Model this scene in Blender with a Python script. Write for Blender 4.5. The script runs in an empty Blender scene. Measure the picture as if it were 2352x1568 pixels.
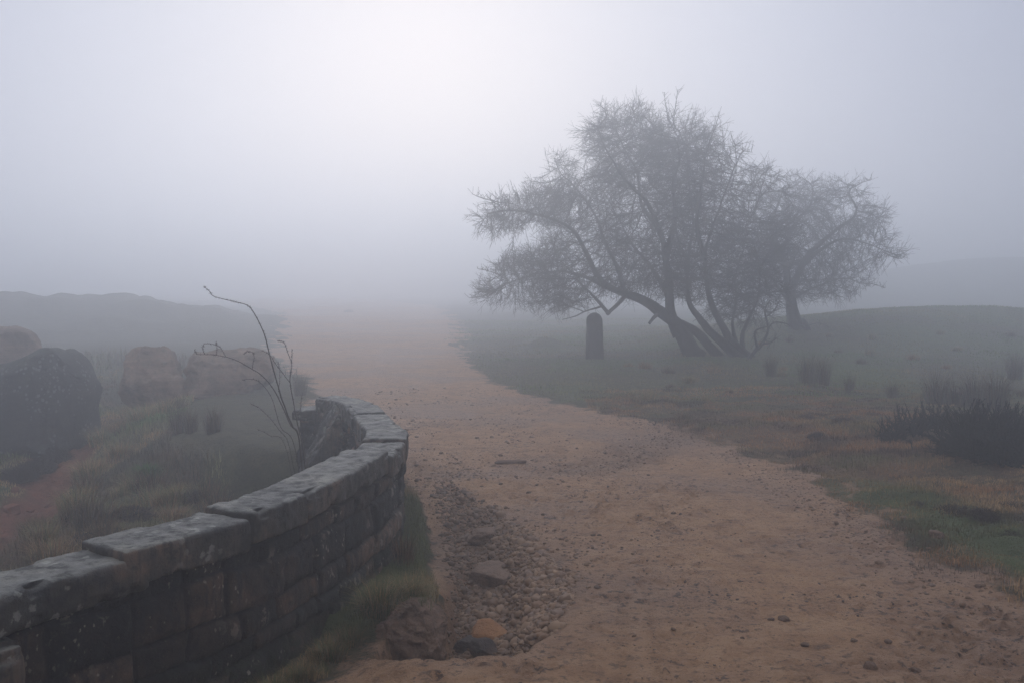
import bpy, bmesh, math, random
import numpy as np
from mathutils import Vector, kdtree

random.seed(7)
rng = np.random.default_rng(7)
scene = bpy.context.scene
COL = scene.collection
R = math.radians

# ------------------------------------------------------------------ camera
CAM = np.array([0.0, 0.0, 1.6])
PITCH = R(3.23)
FPX = 35.0 / 36.0 * 2352.0
cd = bpy.data.cameras.new("camera")
cam = bpy.data.objects.new("camera", cd)
COL.objects.link(cam)
cam.location = CAM
cam.rotation_euler = (R(90) - PITCH, 0, 0)
cd.lens = 35.0
cd.sensor_width = 36.0
cd.clip_start = 0.05
cd.clip_end = 2000
scene.camera = cam


def at(px, py, Y):
    """point at distance Y along the view, seen at (px, py) of the 2352 x 1568 picture"""
    u = (px - 1176.0) / FPX
    v = -(py - 784.0) / FPX
    c, s = math.cos(PITCH), math.sin(PITCH)
    d = np.array([u, c + v * s, -s + v * c])
    return CAM + d * (Y / d[1])


def gnd(px, py, z=0.0):
    p = at(px, py, 1.0) - CAM
    return CAM + p * ((z - CAM[2]) / p[2])


# ------------------------------------------------------------------ noise
def _h(ix, iy, iz, seed):
    n = (ix * 374761393 + iy * 668265263 + iz * 1440662683 + seed * 974634211) & 0xFFFFFFFF
    n = ((n ^ (n >> 13)) * 1274126177) & 0xFFFFFFFF
    n = ((n ^ (n >> 16)) * 2246822519) & 0xFFFFFFFF
    return ((n ^ (n >> 15)) & 0xFFFFFF) / float(0xFFFFFF)


def n2(x, y, seed=0):
    xf, yf = np.floor(x), np.floor(y)
    ix, iy = xf.astype(np.int64), yf.astype(np.int64)
    fx, fy = x - xf, y - yf
    fx = fx * fx * (3 - 2 * fx)
    fy = fy * fy * (3 - 2 * fy)
    z = np.int64(0)
    a = _h(ix, iy, z, seed) * (1 - fx) + _h(ix + 1, iy, z, seed) * fx
    b = _h(ix, iy + 1, z, seed) * (1 - fx) + _h(ix + 1, iy + 1, z, seed) * fx
    return (a * (1 - fy) + b * fy) * 2 - 1


def n3(p, seed=0):
    f0 = np.floor(p)
    i = f0.astype(np.int64)
    f = p - f0
    f = f * f * (3 - 2 * f)
    o = 0
    for dx in (0, 1):
        wx = f[:, 0] if dx else 1 - f[:, 0]
        for dy in (0, 1):
            wy = f[:, 1] if dy else 1 - f[:, 1]
            for dz in (0, 1):
                wz = f[:, 2] if dz else 1 - f[:, 2]
                o = o + wx * wy * wz * _h(i[:, 0] + dx, i[:, 1] + dy, i[:, 2] + dz, seed)
    return o * 2 - 1


def fbm2(x, y, oct=4, seed=0, gain=0.5):
    o, a, t = 0, 1.0, 0
    for k in range(oct):
        o = o + a * n2(x * 2 ** k + k * 17.3, y * 2 ** k - k * 9.1, seed + k)
        t += a
        a *= gain
    return o / t


def fbm3(p, oct=4, seed=0, gain=0.5):
    o, a, t = 0, 1.0, 0
    for k in range(oct):
        o = o + a * n3(p * 2 ** k + k * 13.7, seed + k)
        t += a
        a *= gain
    return o / t


def sst(x, a, b):
    t = np.clip((x - a) / (b - a), 0, 1)
    return t * t * (3 - 2 * t)


def seg_dist(x, y, pts):
    """distance to polyline, plus side sign of the nearest segment (positive = right of travel)"""
    best = np.full(np.shape(x), 1e9)
    side = np.zeros(np.shape(x))
    for (x0, y0), (x1, y1) in zip(pts[:-1], pts[1:]):
        dx, dy = x1 - x0, y1 - y0
        t = np.clip(((x - x0) * dx + (y - y0) * dy) / (dx * dx + dy * dy), 0, 1)
        ex, ey = x - x0 - t * dx, y - y0 - t * dy
        d = np.hypot(ex, ey)
        s = np.where((x - x0) * dy - (y - y0) * dx > 0, 1.0, -1.0)
        m = d < best - 1e-9
        best = np.where(m, d, best)
        side = np.where(m, s, side)
    return best, side


def poly_in(x, y, pts):
    """signed distance, positive inside the polygon"""
    d, _ = seg_dist(x, y, list(pts) + [pts[0]])
    ins = np.zeros(np.shape(x), bool)
    n = len(pts)
    for i in range(n):
        x0, y0 = pts[i]
        x1, y1 = pts[(i + 1) % n]
        if y0 == y1:
            continue
        c = ((y0 > y) != (y1 > y)) & (x < (x1 - x0) * (y - y0) / (y1 - y0) + x0)
        ins ^= c
    return np.where(ins, d, -d)


def catmull(pts, n):
    P = np.array(pts, float)
    P = np.vstack([2 * P[0] - P[1], P, 2 * P[-1] - P[-2]])
    out = []
    for i in range(1, len(P) - 2):
        for t in np.linspace(0, 1, n, endpoint=False):
            a, b, c, d = P[i - 1], P[i], P[i + 1], P[i + 2]
            out.append(0.5 * (2 * b + (c - a) * t + (2 * a - 5 * b + 4 * c - d) * t * t + (3 * b - a - 3 * c + d) * t ** 3))
    out.append(P[-2])
    return np.array(out)


# ------------------------------------------------------------------ mesh helpers
def mesh_np(name, V, F, mat=None, smooth=True, attrs=None, tint=None):
    V = np.asarray(V, np.float32)
    Fs = F if isinstance(F, list) else [F]
    Fs = [np.asarray(f, np.int32) for f in Fs if len(f)]
    me = bpy.data.meshes.new(name)
    me.vertices.add(len(V))
    me.vertices.foreach_set("co", V.ravel())
    loops = np.concatenate([f.ravel() for f in Fs])
    sizes = np.concatenate([np.full(len(f), f.shape[1], np.int32) for f in Fs])
    me.loops.add(len(loops))
    me.loops.foreach_set("vertex_index", loops)
    me.polygons.add(len(sizes))
    me.polygons.foreach_set("loop_start", np.concatenate([[0], np.cumsum(sizes)[:-1]]).astype(np.int32))
    if smooth:
        me.polygons.foreach_set("use_smooth", np.ones(len(sizes), bool))
    for k, a in (attrs or {}).items():
        at_ = me.attributes.new(k, 'FLOAT', 'POINT')
        at_.data.foreach_set("value", np.asarray(a, np.float32))
    if tint is not None:
        c = me.color_attributes.new("tint", 'FLOAT_COLOR', 'POINT')
        T = np.ones((len(V), 4), np.float32)
        T[:, :3] = tint
        c.data.foreach_set("color", T.ravel())
    me.update(calc_edges=True)
    me.validate()
    if mat:
        me.materials.append(mat)
    return me


def obj(name, me, parent=None, loc=None):
    o = bpy.data.objects.new(name, me)
    COL.objects.link(o)
    if parent:
        o.parent = parent
    if loc is not None:
        o.location = loc
    return o


def empty(name, loc=(0, 0, 0)):
    o = bpy.data.objects.new(name, None)
    COL.objects.link(o)
    o.location = loc
    o.empty_display_size = 0.1
    return o


def tag(o, label=None, cat=None, group=None, kind=None):
    if label:
        o["label"] = label
    if cat:
        o["category"] = cat
    if group:
        o["group"] = group
    if kind:
        o["kind"] = kind
    return o


_ico = {}


def ico(n):
    if n not in _ico:
        bm = bmesh.new()
        bmesh.ops.create_icosphere(bm, subdivisions=n, radius=1)
        V = np.array([v.co[:] for v in bm.verts])
        F = np.array([[v.index for v in f.verts] for f in bm.faces])
        bm.free()
        _ico[n] = (V, F)
    return _ico[n][0].copy(), _ico[n][1]


def box_grid(nx, ny, nz):
    """unit cube [-1,1] with a grid on each face, corners welded"""
    bm = bmesh.new()
    for ax, (na, nb) in ((0, (ny, nz)), (1, (nx, nz)), (2, (nx, ny))):
        for sg in (-1, 1):
            g = {}
            for i in range(na + 1):
                for j in range(nb + 1):
                    a, b = -1 + 2 * i / na, -1 + 2 * j / nb
                    co = [a, b]
                    co.insert(ax, sg)
                    g[i, j] = bm.verts.new(co)
            for i in range(na):
                for j in range(nb):
                    q = [g[i, j], g[i + 1, j], g[i + 1, j + 1], g[i, j + 1]]
                    if (sg < 0) ^ (ax == 1):
                        q.reverse()
                    bm.faces.new(q)
    bmesh.ops.remove_doubles(bm, verts=bm.verts, dist=1e-5)
    bm.verts.index_update()
    V = np.array([v.co[:] for v in bm.verts])
    F = np.array([[v.index for v in f.verts] for f in bm.faces])
    bm.free()
    return V, F


def segs_mesh(P0, P1, r0, r1, sides=3):
    """many separate tapered prisms -> V, F"""
    P0, P1 = np.asarray(P0, float), np.asarray(P1, float)
    n = len(P0)
    d = P1 - P0
    d /= np.maximum(np.linalg.norm(d, axis=1, keepdims=True), 1e-9)
    ref = np.where(np.abs(d[:, 2:3]) < 0.9, np.array([[0, 0, 1.0]]), np.array([[1.0, 0, 0]]))
    a = np.cross(d, ref)
    a /= np.linalg.norm(a, axis=1, keepdims=True)
    b = np.cross(d, a)
    V = np.zeros((n, 2 * sides, 3))
    for k in range(sides):
        t = 2 * math.pi * k / sides
        o = a * math.cos(t) + b * math.sin(t)
        V[:, k] = P0 + o * np.reshape(r0, (-1, 1))
        V[:, sides + k] = P1 + o * np.reshape(r1, (-1, 1))
    F = []
    for k in range(sides):
        k2 = (k + 1) % sides
        F.append([k, k2, sides + k2, sides + k])
    F = (np.array(F)[None] + (np.arange(n) * 2 * sides)[:, None, None]).reshape(-1, 4)
    return V.reshape(-1, 3), F


def tube(P, rad, sides=10, lump=0.0, seed=0):
    """one connected tube along P"""
    P = np.asarray(P, float)
    n = len(P)
    T = np.gradient(P, axis=0)
    T /= np.linalg.norm(T, axis=1, keepdims=True)
    a = np.cross(T[0], [0.3, 1, 0.1])
    V = []
    for i in range(n):
        a = a - T[i] * np.dot(a, T[i])
        a /= np.linalg.norm(a)
        b = np.cross(T[i], a)
        for k in range(sides):
            t = 2 * math.pi * k / sides
            V.append(P[i] + (a * math.cos(t) + b * math.sin(t)) * rad[i])
    V.append(P[0])
    V.append(P[-1])
    V = np.array(V)
    if lump:
        c = np.repeat(P, sides, axis=0)
        q = V[:-2]
        f = 1 + lump * fbm3(q * np.array([5, 5, 2.2]), 3, seed)
        V[:-2] = c + (q - c) * f[:, None]
    F = []
    for i in range(n - 1):
        for k in range(sides):
            k2 = (k + 1) % sides
            F.append([i * sides + k, i * sides + k2, (i + 1) * sides + k2, (i + 1) * sides + k])
    C = []
    for k in range(sides):
        k2 = (k + 1) % sides
        C.append([len(V) - 2, k2, k])
        C.append([len(V) - 1, (n - 1) * sides + k, (n - 1) * sides + k2])
    return V, np.array(F), np.array(C)


class Join:
    def __init__(self):
        self.V, self.F, self.n = [], {}, 0

    def add(self, V, *Fs):
        self.V.append(np.asarray(V))
        for F in Fs:
            F = np.asarray(F)
            self.F.setdefault(F.shape[1], []).append(F + self.n)
        self.n += len(V)

    def mesh(self, name, mat, **k):
        return mesh_np(name, np.vstack(self.V), [np.vstack(f) for f in self.F.values()], mat, **k)


# ------------------------------------------------------------------ materials
class NT:
    def __init__(self, name, rough=0.8, spec=0.3):
        self.m = bpy.data.materials.new(name)
        self.m.use_nodes = True
        self.t = self.m.node_tree
        self.b = self.t.nodes["Principled BSDF"]
        self.b.inputs["Roughness"].default_value = rough
        self.b.inputs["Specular IOR Level"].default_value = spec
        self.co = self.t.nodes.new("ShaderNodeTexCoord").outputs["Object"]

    def link(self, a, b):
        self.t.links.new(a, b)

    def scale(self, s):
        n = self.t.nodes.new("ShaderNodeMapping")
        n.inputs["Scale"].default_value = s
        self.link(self.co, n.inputs["Vector"])
        return n.outputs[0]

    def noise(self, scale, detail=6, rough=0.6, vec=None, dist=0.0):
        n = self.t.nodes.new("ShaderNodeTexNoise")
        n.inputs["Scale"].default_value = scale
        n.inputs["Detail"].default_value = detail
        n.inputs["Roughness"].default_value = rough
        n.inputs["Distortion"].default_value = dist
        self.link(vec or self.co, n.inputs["Vector"])
        return n.outputs["Fac"]

    def voro(self, scale, vec=None, feature='F1', out="Distance"):
        n = self.t.nodes.new("ShaderNodeTexVoronoi")
        n.feature = feature
        n.inputs["Scale"].default_value = scale
        self.link(vec or self.co, n.inputs["Vector"])
        return n.outputs[out]

    def ramp(self, fac, stops):
        n = self.t.nodes.new("ShaderNodeValToRGB")
        e = n.color_ramp.elements
        while len(e) < len(stops):
            e.new(0.5)
        for el, (p, c) in zip(e, stops):
            el.position = p
            el.color = (*c, 1) if not isinstance(c, (int, float)) else (c, c, c, 1)
        self.link(fac, n.inputs[0])
        return n.outputs[0]

    def mr(self, fac, a, b, c=0.0, d=1.0):
        n = self.t.nodes.new("ShaderNodeMapRange")
        n.interpolation_type = 'SMOOTHSTEP'
        for i, v in enumerate((a, b, c, d)):
            n.inputs[i + 1].default_value = v
        self.link(fac, n.inputs[0])
        return n.outputs[0]

    def mix(self, fac, a, b, mode='MIX'):
        n = self.t.nodes.new("ShaderNodeMix")
        n.data_type = 'RGBA'
        n.blend_type = mode
        for s, v in ((n.inputs[0], fac), (n.inputs[6], a), (n.inputs[7], b)):
            if isinstance(v, (int, float)):
                s.default_value = v
            elif isinstance(v, tuple):
                s.default_value = (*v, 1)
            else:
                self.link(v, s)
        return n.outputs[2]

    def math(self, op, a, b=0.0):
        n = self.t.nodes.new("ShaderNodeMath")
        n.operation = op
        for s, v in zip(n.inputs, (a, b)):
            if isinstance(v, (int, float)):
                s.default_value = v
            else:
                self.link(v, s)
        return n.outputs[0]

    def attr(self, name, out="Fac"):
        n = self.t.nodes.new("ShaderNodeAttribute")
        n.attribute_name = name
        return n.outputs[out]

    def bump(self, h, strength=0.5, dist=0.01, prev=None):
        n = self.t.nodes.new("ShaderNodeBump")
        n.inputs["Strength"].default_value = strength
        n.inputs["Distance"].default_value = dist
        self.link(h, n.inputs["Height"])
        if prev:
            self.link(prev, n.inputs["Normal"])
        return n.outputs[0]

    def done(self, col, normal=None, rough=None):
        if isinstance(col, tuple):
            self.b.inputs["Base Color"].default_value = (*col, 1)
        else:
            self.link(col, self.b.inputs["Base Color"])
        if normal:
            self.link(normal, self.b.inputs["Normal"])
        if rough is not None:
            self.link(rough, self.b.inputs["Roughness"])
        return self.m


def ground_material():
    m = NT("moor_ground", 0.6, 0.22)
    big = m.noise(0.55, 5, 0.55)
    mid = m.noise(4.0, 8, 0.65)
    fine = m.noise(38.0, 8, 0.7)
    grit = m.noise(190.0, 3, 0.7)
    stretch = m.noise(7.0, 6, 0.65, m.scale((0.7, 1.6, 1.0)))
    clods = m.noise(19.0, 7, 0.72)
    patch = m.mr(m.noise(1.1, 4, 0.6), 0.44, 0.60)
    sand = m.ramp(mid, [(0.28, (0.275, 0.142, 0.068)), (0.5, (0.425, 0.236, 0.118)), (0.72, (0.510, 0.305, 0.165))])
    sand = m.mix(m.mr(big, 0.42, 0.62, 0, 0.55), sand, (0.235, 0.138, 0.090))
    sand = m.mix(m.mr(stretch, 0.56, 0.70, 0, 0.70), sand, (0.125, 0.072, 0.046))
    sand = m.mix(m.math('MULTIPLY', m.mr(clods, 0.535, 0.60, 0, 0.95), m.math('ADD', m.math('MULTIPLY', patch, 0.65), 0.35)), sand, (0.070, 0.041, 0.028))  # dark flecks: peaty debris, and shade of small dents painted into the sand colour
    sand = m.mix(m.mr(fine, 0.55, 0.66, 0, 0.6), sand, (0.100, 0.060, 0.041))
    sand = m.mix(m.mr(fine, 0.46, 0.36, 0, 0.4), sand, (0.43, 0.285, 0.20))
    sand = m.mix(m.mr(grit, 0.56, 0.75, 0, 0.45), sand, (0.46, 0.31, 0.21))
    sand = m.mix(m.mr(grit, 0.44, 0.28, 0, 0.5), sand, (0.11, 0.068, 0.048))
    turf = m.ramp(mid, [(0.3, (0.045, 0.042, 0.022)), (0.5, (0.080, 0.072, 0.036)), (0.7, (0.125, 0.098, 0.052))])
    turf = m.mix(m.mr(fine, 0.45, 0.66, 0, 0.6), turf, (0.022, 0.018, 0.012))
    tan = m.ramp(mid, [(0.32, (0.100, 0.060, 0.032)), (0.6, (0.210, 0.130, 0.066))])
    tan = m.mix(m.mr(fine, 0.46, 0.64, 0, 0.7), tan, (0.035, 0.022, 0.016))
    green = m.ramp(mid, [(0.3, (0.055, 0.074, 0.026)), (0.7, (0.105, 0.138, 0.046))])
    red = m.ramp(mid, [(0.3, (0.120, 0.040, 0.021)), (0.65, (0.250, 0.090, 0.047))])
    red = m.mix(m.mr(fine, 0.5, 0.66, 0, 0.7), red, (0.050, 0.020, 0.013))
    dirt = m.ramp(mid, [(0.3, (0.105, 0.060, 0.036)), (0.7, (0.240, 0.145, 0.088))])
    c = turf
    c = m.mix(m.attr("tan"), c, tan)
    c = m.mix(m.attr("green"), c, green)
    wob = m.math('ADD', m.attr("road"), m.math('MULTIPLY', m.math('SUBTRACT', m.noise(6.0, 7, 0.7), 0.5), 1.1))
    c = m.mix(m.mr(wob, 0.36, 0.66), c, sand)
    c = m.mix(m.attr("red"), c, red)
    c = m.mix(m.attr("dirt"), c, dirt)
    n = m.bump(mid, 0.35, 0.06)
    n = m.bump(stretch, 0.5, 0.03, n)
    n = m.bump(clods, 0.6, 0.03, n)
    n = m.bump(fine, 0.9, 0.02, n)
    n = m.bump(grit, 0.5, 0.004, n)
    rr = m.mr(big, 0.35, 0.65, 0.80, 0.62)
    rough = m.mix(m.mr(wob, 0.36, 0.66), (0.92, 0.92, 0.92), rr)
    return m.done(c, n, rough)


def rock_material(name, dark, mid_c, light, lichen=0.0, lichen_c=(0.30, 0.31, 0.28), moss=0.0, scale=1.0, rough=0.85):
    m = NT(name, rough, 0.25)
    a = m.noise(3.0 * scale, 8, 0.65)
    b = m.noise(16.0 * scale, 8, 0.7)
    f = m.noise(70.0 * scale, 4, 0.7)
    strat = m.noise(5.0 * scale, 5, 0.6, m.scale((0.5, 0.5, 4.0)))
    c = m.ramp(m.math('ADD', m.math('MULTIPLY', a, 0.6), m.math('MULTIPLY', strat, 0.4)), [(0.34, dark), (0.5, mid_c), (0.66, light)])
    c = m.mix(m.mr(b, 0.52, 0.68, 0, 0.6), c, tuple(0.5 * x for x in dark))
    c = m.mix(m.mr(f, 0.55, 0.75, 0, 0.35), c, tuple(min(1, 1.4 * x) for x in light))
    if lichen:
        sp = m.math('SUBTRACT', m.voro(15.0 * scale), m.math('MULTIPLY', m.math('SUBTRACT', b, 0.5), 0.9))
        k = m.math('MULTIPLY', m.mr(sp, 0.36, 0.24), m.mr(m.noise(2.1 * scale, 4, 0.6), 0.46, 0.60))
        c = m.mix(m.math('MULTIPLY', k, lichen), c, lichen_c)
    if moss:
        gn = m.t.nodes.new("ShaderNodeNewGeometry")
        sx = m.t.nodes.new("ShaderNodeSeparateXYZ")
        m.link(gn.outputs["Normal"], sx.inputs[0])
        k = m.math('MULTIPLY', m.mr(sx.outputs[2], 0.2, 0.9), m.mr(b, 0.40, 0.60))
        c = m.mix(m.math('MULTIPLY', k, moss), c, (0.040, 0.046, 0.018))
    n = m.bump(a, 0.5, 0.06)
    n = m.bump(b, 0.7, 0.025, n)
    n = m.bump(f, 0.6, 0.006, n)
    return m.done(c, n)


def coping_material():
    m = NT("gritstone_coping", 0.62, 0.45)
    a = m.noise(2.6, 8, 0.6)
    b = m.noise(15.0, 9, 0.72)
    f = m.noise(110.0, 5, 0.7)
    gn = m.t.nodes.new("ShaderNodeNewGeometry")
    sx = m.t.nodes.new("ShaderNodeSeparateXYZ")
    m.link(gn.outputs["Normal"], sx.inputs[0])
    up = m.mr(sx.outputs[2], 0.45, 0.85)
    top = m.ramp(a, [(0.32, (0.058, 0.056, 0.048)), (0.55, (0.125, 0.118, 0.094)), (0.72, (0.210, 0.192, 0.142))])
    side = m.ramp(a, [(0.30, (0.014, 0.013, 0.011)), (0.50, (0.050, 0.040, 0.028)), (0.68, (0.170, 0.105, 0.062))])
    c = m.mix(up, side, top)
    c = m.mix(m.mr(m.noise(6.5, 7, 0.7), 0.47, 0.60, 0, 0.70), c, (0.034, 0.031, 0.026))
    c = m.mix(m.mr(b, 0.50, 0.62, 0, 0.80), c, (0.014, 0.013, 0.012))
    tool = m.noise(1.0, 3, 0.6, m.scale((42.0, 42.0, 3.0)))
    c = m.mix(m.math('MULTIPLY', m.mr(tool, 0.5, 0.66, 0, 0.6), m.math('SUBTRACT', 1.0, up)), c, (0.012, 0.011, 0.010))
    sp = m.math('ADD', m.voro(17.0), m.math('MULTIPLY', m.math('SUBTRACT', b, 0.5), 1.3))
    k = m.math('MULTIPLY', m.mr(sp, 0.30, 0.20), m.mr(m.noise(3.3, 3, 0.5), 0.44, 0.62))
    c = m.mix(m.math('MULTIPLY', k, 0.6), c, (0.28, 0.28, 0.225))
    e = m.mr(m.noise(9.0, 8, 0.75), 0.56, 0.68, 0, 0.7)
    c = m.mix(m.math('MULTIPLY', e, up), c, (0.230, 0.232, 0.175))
    c = m.mix(m.mr(f, 0.60, 0.74, 0, 0.45), c, (0.20, 0.19, 0.165))
    n = m.bump(b, 0.75, 0.016)
    n = m.bump(tool, 0.35, 0.008, n)
    n = m.bump(f, 0.6, 0.004, n)
    r = m.mr(b, 0.35, 0.7, 0.5, 0.85)
    return m.done(c, n, r)


def masonry_material():
    m = NT("blackened_masonry", 0.72, 0.3)
    t = m.attr("tone")
    a = m.noise(3.4, 8, 0.65)
    b = m.noise(20.0, 8, 0.72)
    f = m.noise(95.0, 4, 0.7)
    streak = m.noise(1.0, 5, 0.65, m.scale((15.0, 15.0, 2.6)))
    base = m.ramp(m.math('ADD', m.math('MULTIPLY', t, 0.40), m.math('MULTIPLY', a, 0.60)),
                  [(0.24, (0.006, 0.0055, 0.005)), (0.50, (0.012, 0.010, 0.008)), (0.61, (0.050, 0.031, 0.020)), (0.74, (0.160, 0.092, 0.052))])
    c = m.mix(m.mr(streak, 0.48, 0.64, 0, 0.85), base, (0.008, 0.008, 0.009))
    c = m.mix(m.mr(b, 0.52, 0.66, 0, 0.7), c, (0.010, 0.009, 0.008))
    sp = m.math('ADD', m.voro(11.0, m.scale((1.0, 1.0, 0.55))), m.math('MULTIPLY', m.math('SUBTRACT', b, 0.5), 1.6))
    k = m.math('MULTIPLY', m.mr(sp, 0.25, 0.16), m.mr(m.noise(2.3, 3, 0.5), 0.44, 0.56))
    c = m.mix(m.math('MULTIPLY', k, 0.65), c, (0.25, 0.215, 0.16))
    c = m.mix(m.mr(f, 0.58, 0.70, 0, 0.5), c, (0.16, 0.115, 0.08))
    sp2 = m.math('ADD', m.voro(34.0, m.scale((1.0, 1.0, 0.6))), m.math('MULTIPLY', m.math('SUBTRACT', b, 0.5), 1.2))
    c = m.mix(m.math('MULTIPLY', m.mr(sp2, 0.20, 0.12, 0, 0.8), m.mr(m.noise(3.1, 3, 0.5), 0.48, 0.60)), c, (0.30, 0.27, 0.20))
    c = m.mix(m.attr("joint"), c, (0.006, 0.005, 0.005))
    c = m.mix(m.math('MULTIPLY', m.attr("moss"), m.mr(b, 0.40, 0.58)), c, (0.020, 0.026, 0.010))
    n = m.bump(b, 0.9, 0.025)
    n = m.bump(streak, 0.4, 0.01, n)
    n = m.bump(f, 0.7, 0.005, n)
    return m.done(c, n)


def tint_material(name, rough=0.85, spec=0.2, var=0.5):
    m = NT(name, rough, spec)
    c = m.attr("tint", "Color")
    return m.done(c)


def bark_material():
    m = NT("hawthorn_bark", 0.9, 0.2)
    a = m.noise(4.0, 6, 0.65)
    s = m.noise(1.0, 6, 0.7, m.scale((30.0, 30.0, 6.0)))
    c = m.ramp(a, [(0.35, (0.020, 0.017, 0.015)), (0.65, (0.046, 0.040, 0.034))])
    c = m.mix(m.mr(s, 0.5, 0.65, 0, 0.6), c, (0.012, 0.010, 0.009))
    return m.done(c, m.bump(s, 0.8, 0.02))


M_GROUND = ground_material()
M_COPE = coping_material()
M_WALL = masonry_material()
M_GRASS = tint_material("grass_blades")
M_HEATH = tint_material("heather_stems")
M_TWIG = NT("hawthorn_twigs", 0.9, 0.15).done((0.026, 0.021, 0.020))
M_BARK = bark_material()
M_STEM = NT("bramble_stem", 0.7, 0.3).done((0.040, 0.022, 0.018))
M_LICHEN_ROCK = rock_material("lichen_boulder", (0.028, 0.028, 0.030), (0.050, 0.048, 0.046), (0.080, 0.074, 0.064), 0.75, (0.21, 0.22, 0.21), 0.6)
M_SAND_ROCK = rock_material("sandstone_boulder", (0.070, 0.042, 0.028), (0.190, 0.118, 0.078), (0.330, 0.215, 0.145), 0.15, (0.25, 0.22, 0.18), 0.3)
M_POST = rock_material("gritstone_post", (0.026, 0.025, 0.025), (0.046, 0.044, 0.042), (0.070, 0.066, 0.060), 0.4, (0.14, 0.14, 0.13), 0.3)
M_EARTH = rock_material("earthy_sandstone", (0.070, 0.042, 0.027), (0.150, 0.090, 0.056), (0.250, 0.155, 0.100), 0, moss=0.0, scale=2.0)
M_ORANGE = rock_material("orange_sandstone", (0.200, 0.090, 0.038), (0.330, 0.155, 0.064), (0.420, 0.225, 0.105), 0, scale=3.0)
M_DARKSLAB = rock_material("grey_gritstone", (0.030, 0.026, 0.025), (0.070, 0.054, 0.045), (0.150, 0.098, 0.066), 0, scale=3.0)
M_PALESLAB = rock_material("buff_gritstone", (0.120, 0.076, 0.050), (0.210, 0.134, 0.090), (0.290, 0.190, 0.130), 0, scale=3.0)
M_RUBBLE = rock_material("red_rubble", (0.100, 0.036, 0.020), (0.190, 0.072, 0.040), (0.270, 0.120, 0.072), 0, scale=2.0)
M_PEB = tint_material("gravel_stone", 0.75, 0.3)

# ------------------------------------------------------------------ terrain
WALL_PTS = [(-2.40, 1.75), (-2.13, 2.30), (-1.72, 3.30), (-1.41, 3.78), (-1.12, 4.26), (-0.95, 4.75), (-0.80, 5.40), (-0.71, 5.95),
            (-0.685, 6.40), (-0.73, 6.85), (-0.86, 7.40), (-1.03, 8.08), (-1.22, 8.70), (-1.44, 9.12), (-1.68, 9.38), (-1.93, 9.50)]
WC = catmull(WALL_PTS, 24)                       # outer edge of the coping
WS = np.concatenate([[0], np.cumsum(np.linalg.norm(np.diff(WC, axis=0), axis=1))])


def wall_at(s):
    s = np.asarray(s, float)
    x = np.interp(s, WS, WC[:, 0])
    y = np.interp(s, WS, WC[:, 1])
    e = 0.05
    tx = np.interp(s + e, WS, WC[:, 0]) - np.interp(s - e, WS, WC[:, 0])
    ty = np.interp(s + e, WS, WC[:, 1]) - np.interp(s - e, WS, WC[:, 1])
    l = np.hypot(tx, ty)
    return x, y, tx / l, ty / l


EDGE = [(-4.2, -3.0)] + WALL_PTS[::1] + [(-2.5, 9.9), (-3.1, 10.8), (-3.5, 12.8), (-4.2, 15.5), (-6.0, 18.5), (-10, 20), (-30, 24)]
ROAD = [(2.55, -40), (2.62, 2), (2.62, 5.08), (2.50, 6.05), (2.52, 6.9), (2.40, 8.0), (2.15, 10.4), (1.40, 11.8), (0.15, 14.6), (-0.56, 17), (-1.4, 25),
        (-2.2, 43), (-6, 80), (-30, 150), (-60, 150), (-25, 90), (-14, 60), (-9, 40), (-6.6, 27), (-4.8, 21), (-3.3, 16.3), (-2.5, 12.5), (-2.1, 10.2),
        (-1.2, 9.2), (-0.9, 8.2), (-0.62, 7), (-0.5, 6), (-0.55, 5), (-0.75, 4.4), (-1.1, 3.7), (-1.6, 2.5), (-2.5, 0), (-4, -40)]
HOLE = [(-0.66, 4.52), (-0.50, 4.36), (-0.20, 4.26), (0.05, 4.34), (0.22, 4.55), (0.36, 5.0), (0.38, 5.4), (0.30, 5.9), (0.16, 6.5), (-0.1, 7.3), (-0.42, 8.1),
        (-0.70, 8.2), (-0.54, 6.9), (-0.44, 5.85), (-0.37, 5.2), (-0.36, 4.92), (-0.60, 4.86)]
DITCH = [(-3.6, 4.5), (-4.5, 7.5), (-5.0, 9.5), (-5.6, 12.0), (-6.05, 14.0), (-6.5, 17.0), (-7.0, 20.0)]
GREEN_EDGE = [(3.15, 4.5), (3.02, 6.0), (2.90, 7.0), (2.70, 8.0)]
RIDGE = [(0.65, 8.6), (1.1, 9.2), (1.6, 10.2), (2.0, 11.0)]


def gau(x, y, cx, cy, sx, sy):
    return np.exp(-((x - cx) / sx) ** 2 - ((y - cy) / sy) ** 2)


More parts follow.
